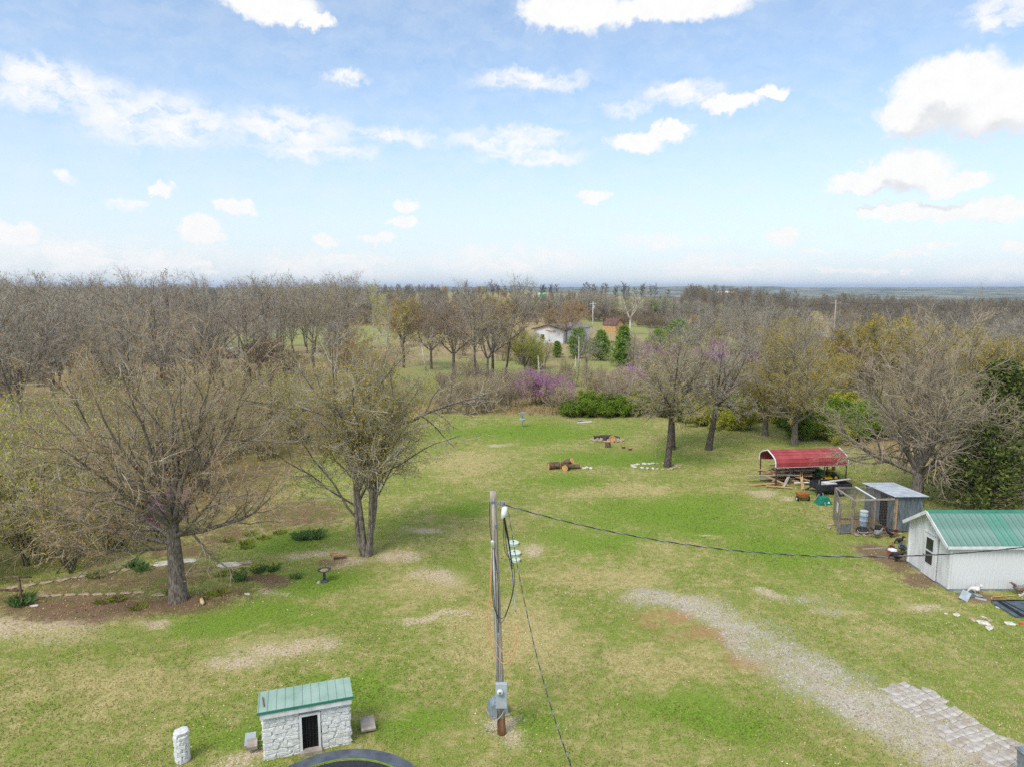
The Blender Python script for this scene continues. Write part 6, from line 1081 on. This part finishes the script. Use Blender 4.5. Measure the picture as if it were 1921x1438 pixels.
def mast(x, y, h, lb, m, r_=.16, arm=True, box=False):
    t = thing('power_pole', lb, 'power pole', (x, y, gz(x, y))); MB().tube([(0, 0, -.3), (0, 0, h)], [r_, r_ * .7], 8).build('pole', m, t, True)
    if arm: MB().box((0, 0, h - .6), (2.2, .1, .12)).build('crossarm', m, t)
    if box: MB().tube([(.4, 0, h - 2.2), (.4, 0, h - 1.2)], .3, 10).build('transformer', GREYP, t)
    for s in (-1, 0, 1): MB().tube([(s * .95, 0, h - .54), (s * .95, 0, h - .3)], .05, 6).build('insulator', GREY, t)
mast(-44, 436, 10.5, 'pale tall power pole against the dark skyline wood', WOODP, .22, False); mast(26.9, 228, 9.4, 'white topped power pole behind the rust coloured tree', WHITE, .13, True, True); mast(66, 140, 14.5, 'grey power pole beside the lane through the right wood', WOODP, .16)
o = MB().tube(sag((66, 140, gz(66, 140) + 14), (300, 190, 12), 2.5, 30), .025, 4).build('power_line', BLACKM); tag(o, 'thin power line running right from the grey pole by the lane', 'cable'); o = MB().tube(sag((66, 140, gz(66, 140) + 14), (26.2, 228, gz(26, 228) + 9), 2.5, 30), .02, 4).build('power_line', BLACKM); tag(o, 'thin power line from the grey lane pole to the white topped pole', 'cable')
# lane through the right wood
la = []; Vl = []
for i in range(40):
    f = i / 39; y = 150 + 190 * f; xx = 91 + (y - 175) * .345 + 3 * math.sin(f * 5); Vl += [(xx - 1.9, y, gz(xx, y) + .12), (xx + 1.9, y, gz(xx, y) + .12)]
o = put('lane', npmesh('lane', np.array(Vl), np.array([(2 * i, 2 * i + 1, 2 * i + 3, 2 * i + 2) for i in range(39)])), mat('pale chip lane', srgb(168, 164, 160), srgb(200, 196, 192), scale=1.2, rough=.95)); o['kind'] = 'structure'
# bare white snags in the brush
def snag(x, y, h, lb, lean_=.05):
    t = thing('dead_snag', lb, 'dead tree', (x, y, gz(x, y))); MB().tube([(0, 0, -.2), (lean_ * h * .5, 0, h * .5), (lean_ * h, 0, h)], [.16, .12, .05], 8).build('trunk', TWIGW, t, True); MB().tube([(lean_ * h * .5, 0, h * .5), (lean_ * h * .5 + .7, .1, h * .68), (lean_ * h * .5 + .9, .1, h * .85)], [.07, .05, .02], 6).build('branch', TWIGW, t, True); MB().tube([(lean_ * h * .35, 0, h * .35), (lean_ * h * .35 - .5, .1, h * .45)], [.05, .02], 6).build('branch', TWIGW, t, True)
snag(11.0, 112, 6.5, 'tall white dead snag standing before the bright cedars', .0); snag(10.4, 111.5, 3.4, 'short white dead snag next to the tall one', .02); snag(4.3, 104, 4.2, 'leaning white snag in the tan clearing', -.08); snag(-14.9, 118, 5.0, 'white broken snag leaning beside the upright bare tree', -.16)
# ---------------------------------------------------------------- air
hb = MB().prism([(-9500, -450), (9500, -450), (9500, 14500), (-9500, 14500)], -60, 70).build('haze', None) if False else put('haze', MB().prism([(-9500, -450), (9500, -450), (9500, 14500), (-9500, 14500)], -60, 70).mesh('haze')); hb['kind'] = 'stuff'
hm = bpy.data.materials.new('haze'); hm.use_nodes = True; hm.node_tree.nodes.clear()
pv = hm.node_tree.nodes.new('ShaderNodeVolumePrincipled'); pv.inputs['Color'].default_value = (.62, .76, 1, 1); pv.inputs['Density'].default_value = 1.05e-4; pv.inputs['Anisotropy'].default_value = 0.0
ho = hm.node_tree.nodes.new('ShaderNodeOutputMaterial'); hm.node_tree.links.new(pv.outputs[0], ho.inputs['Volume']); hb.data.materials.append(hm)
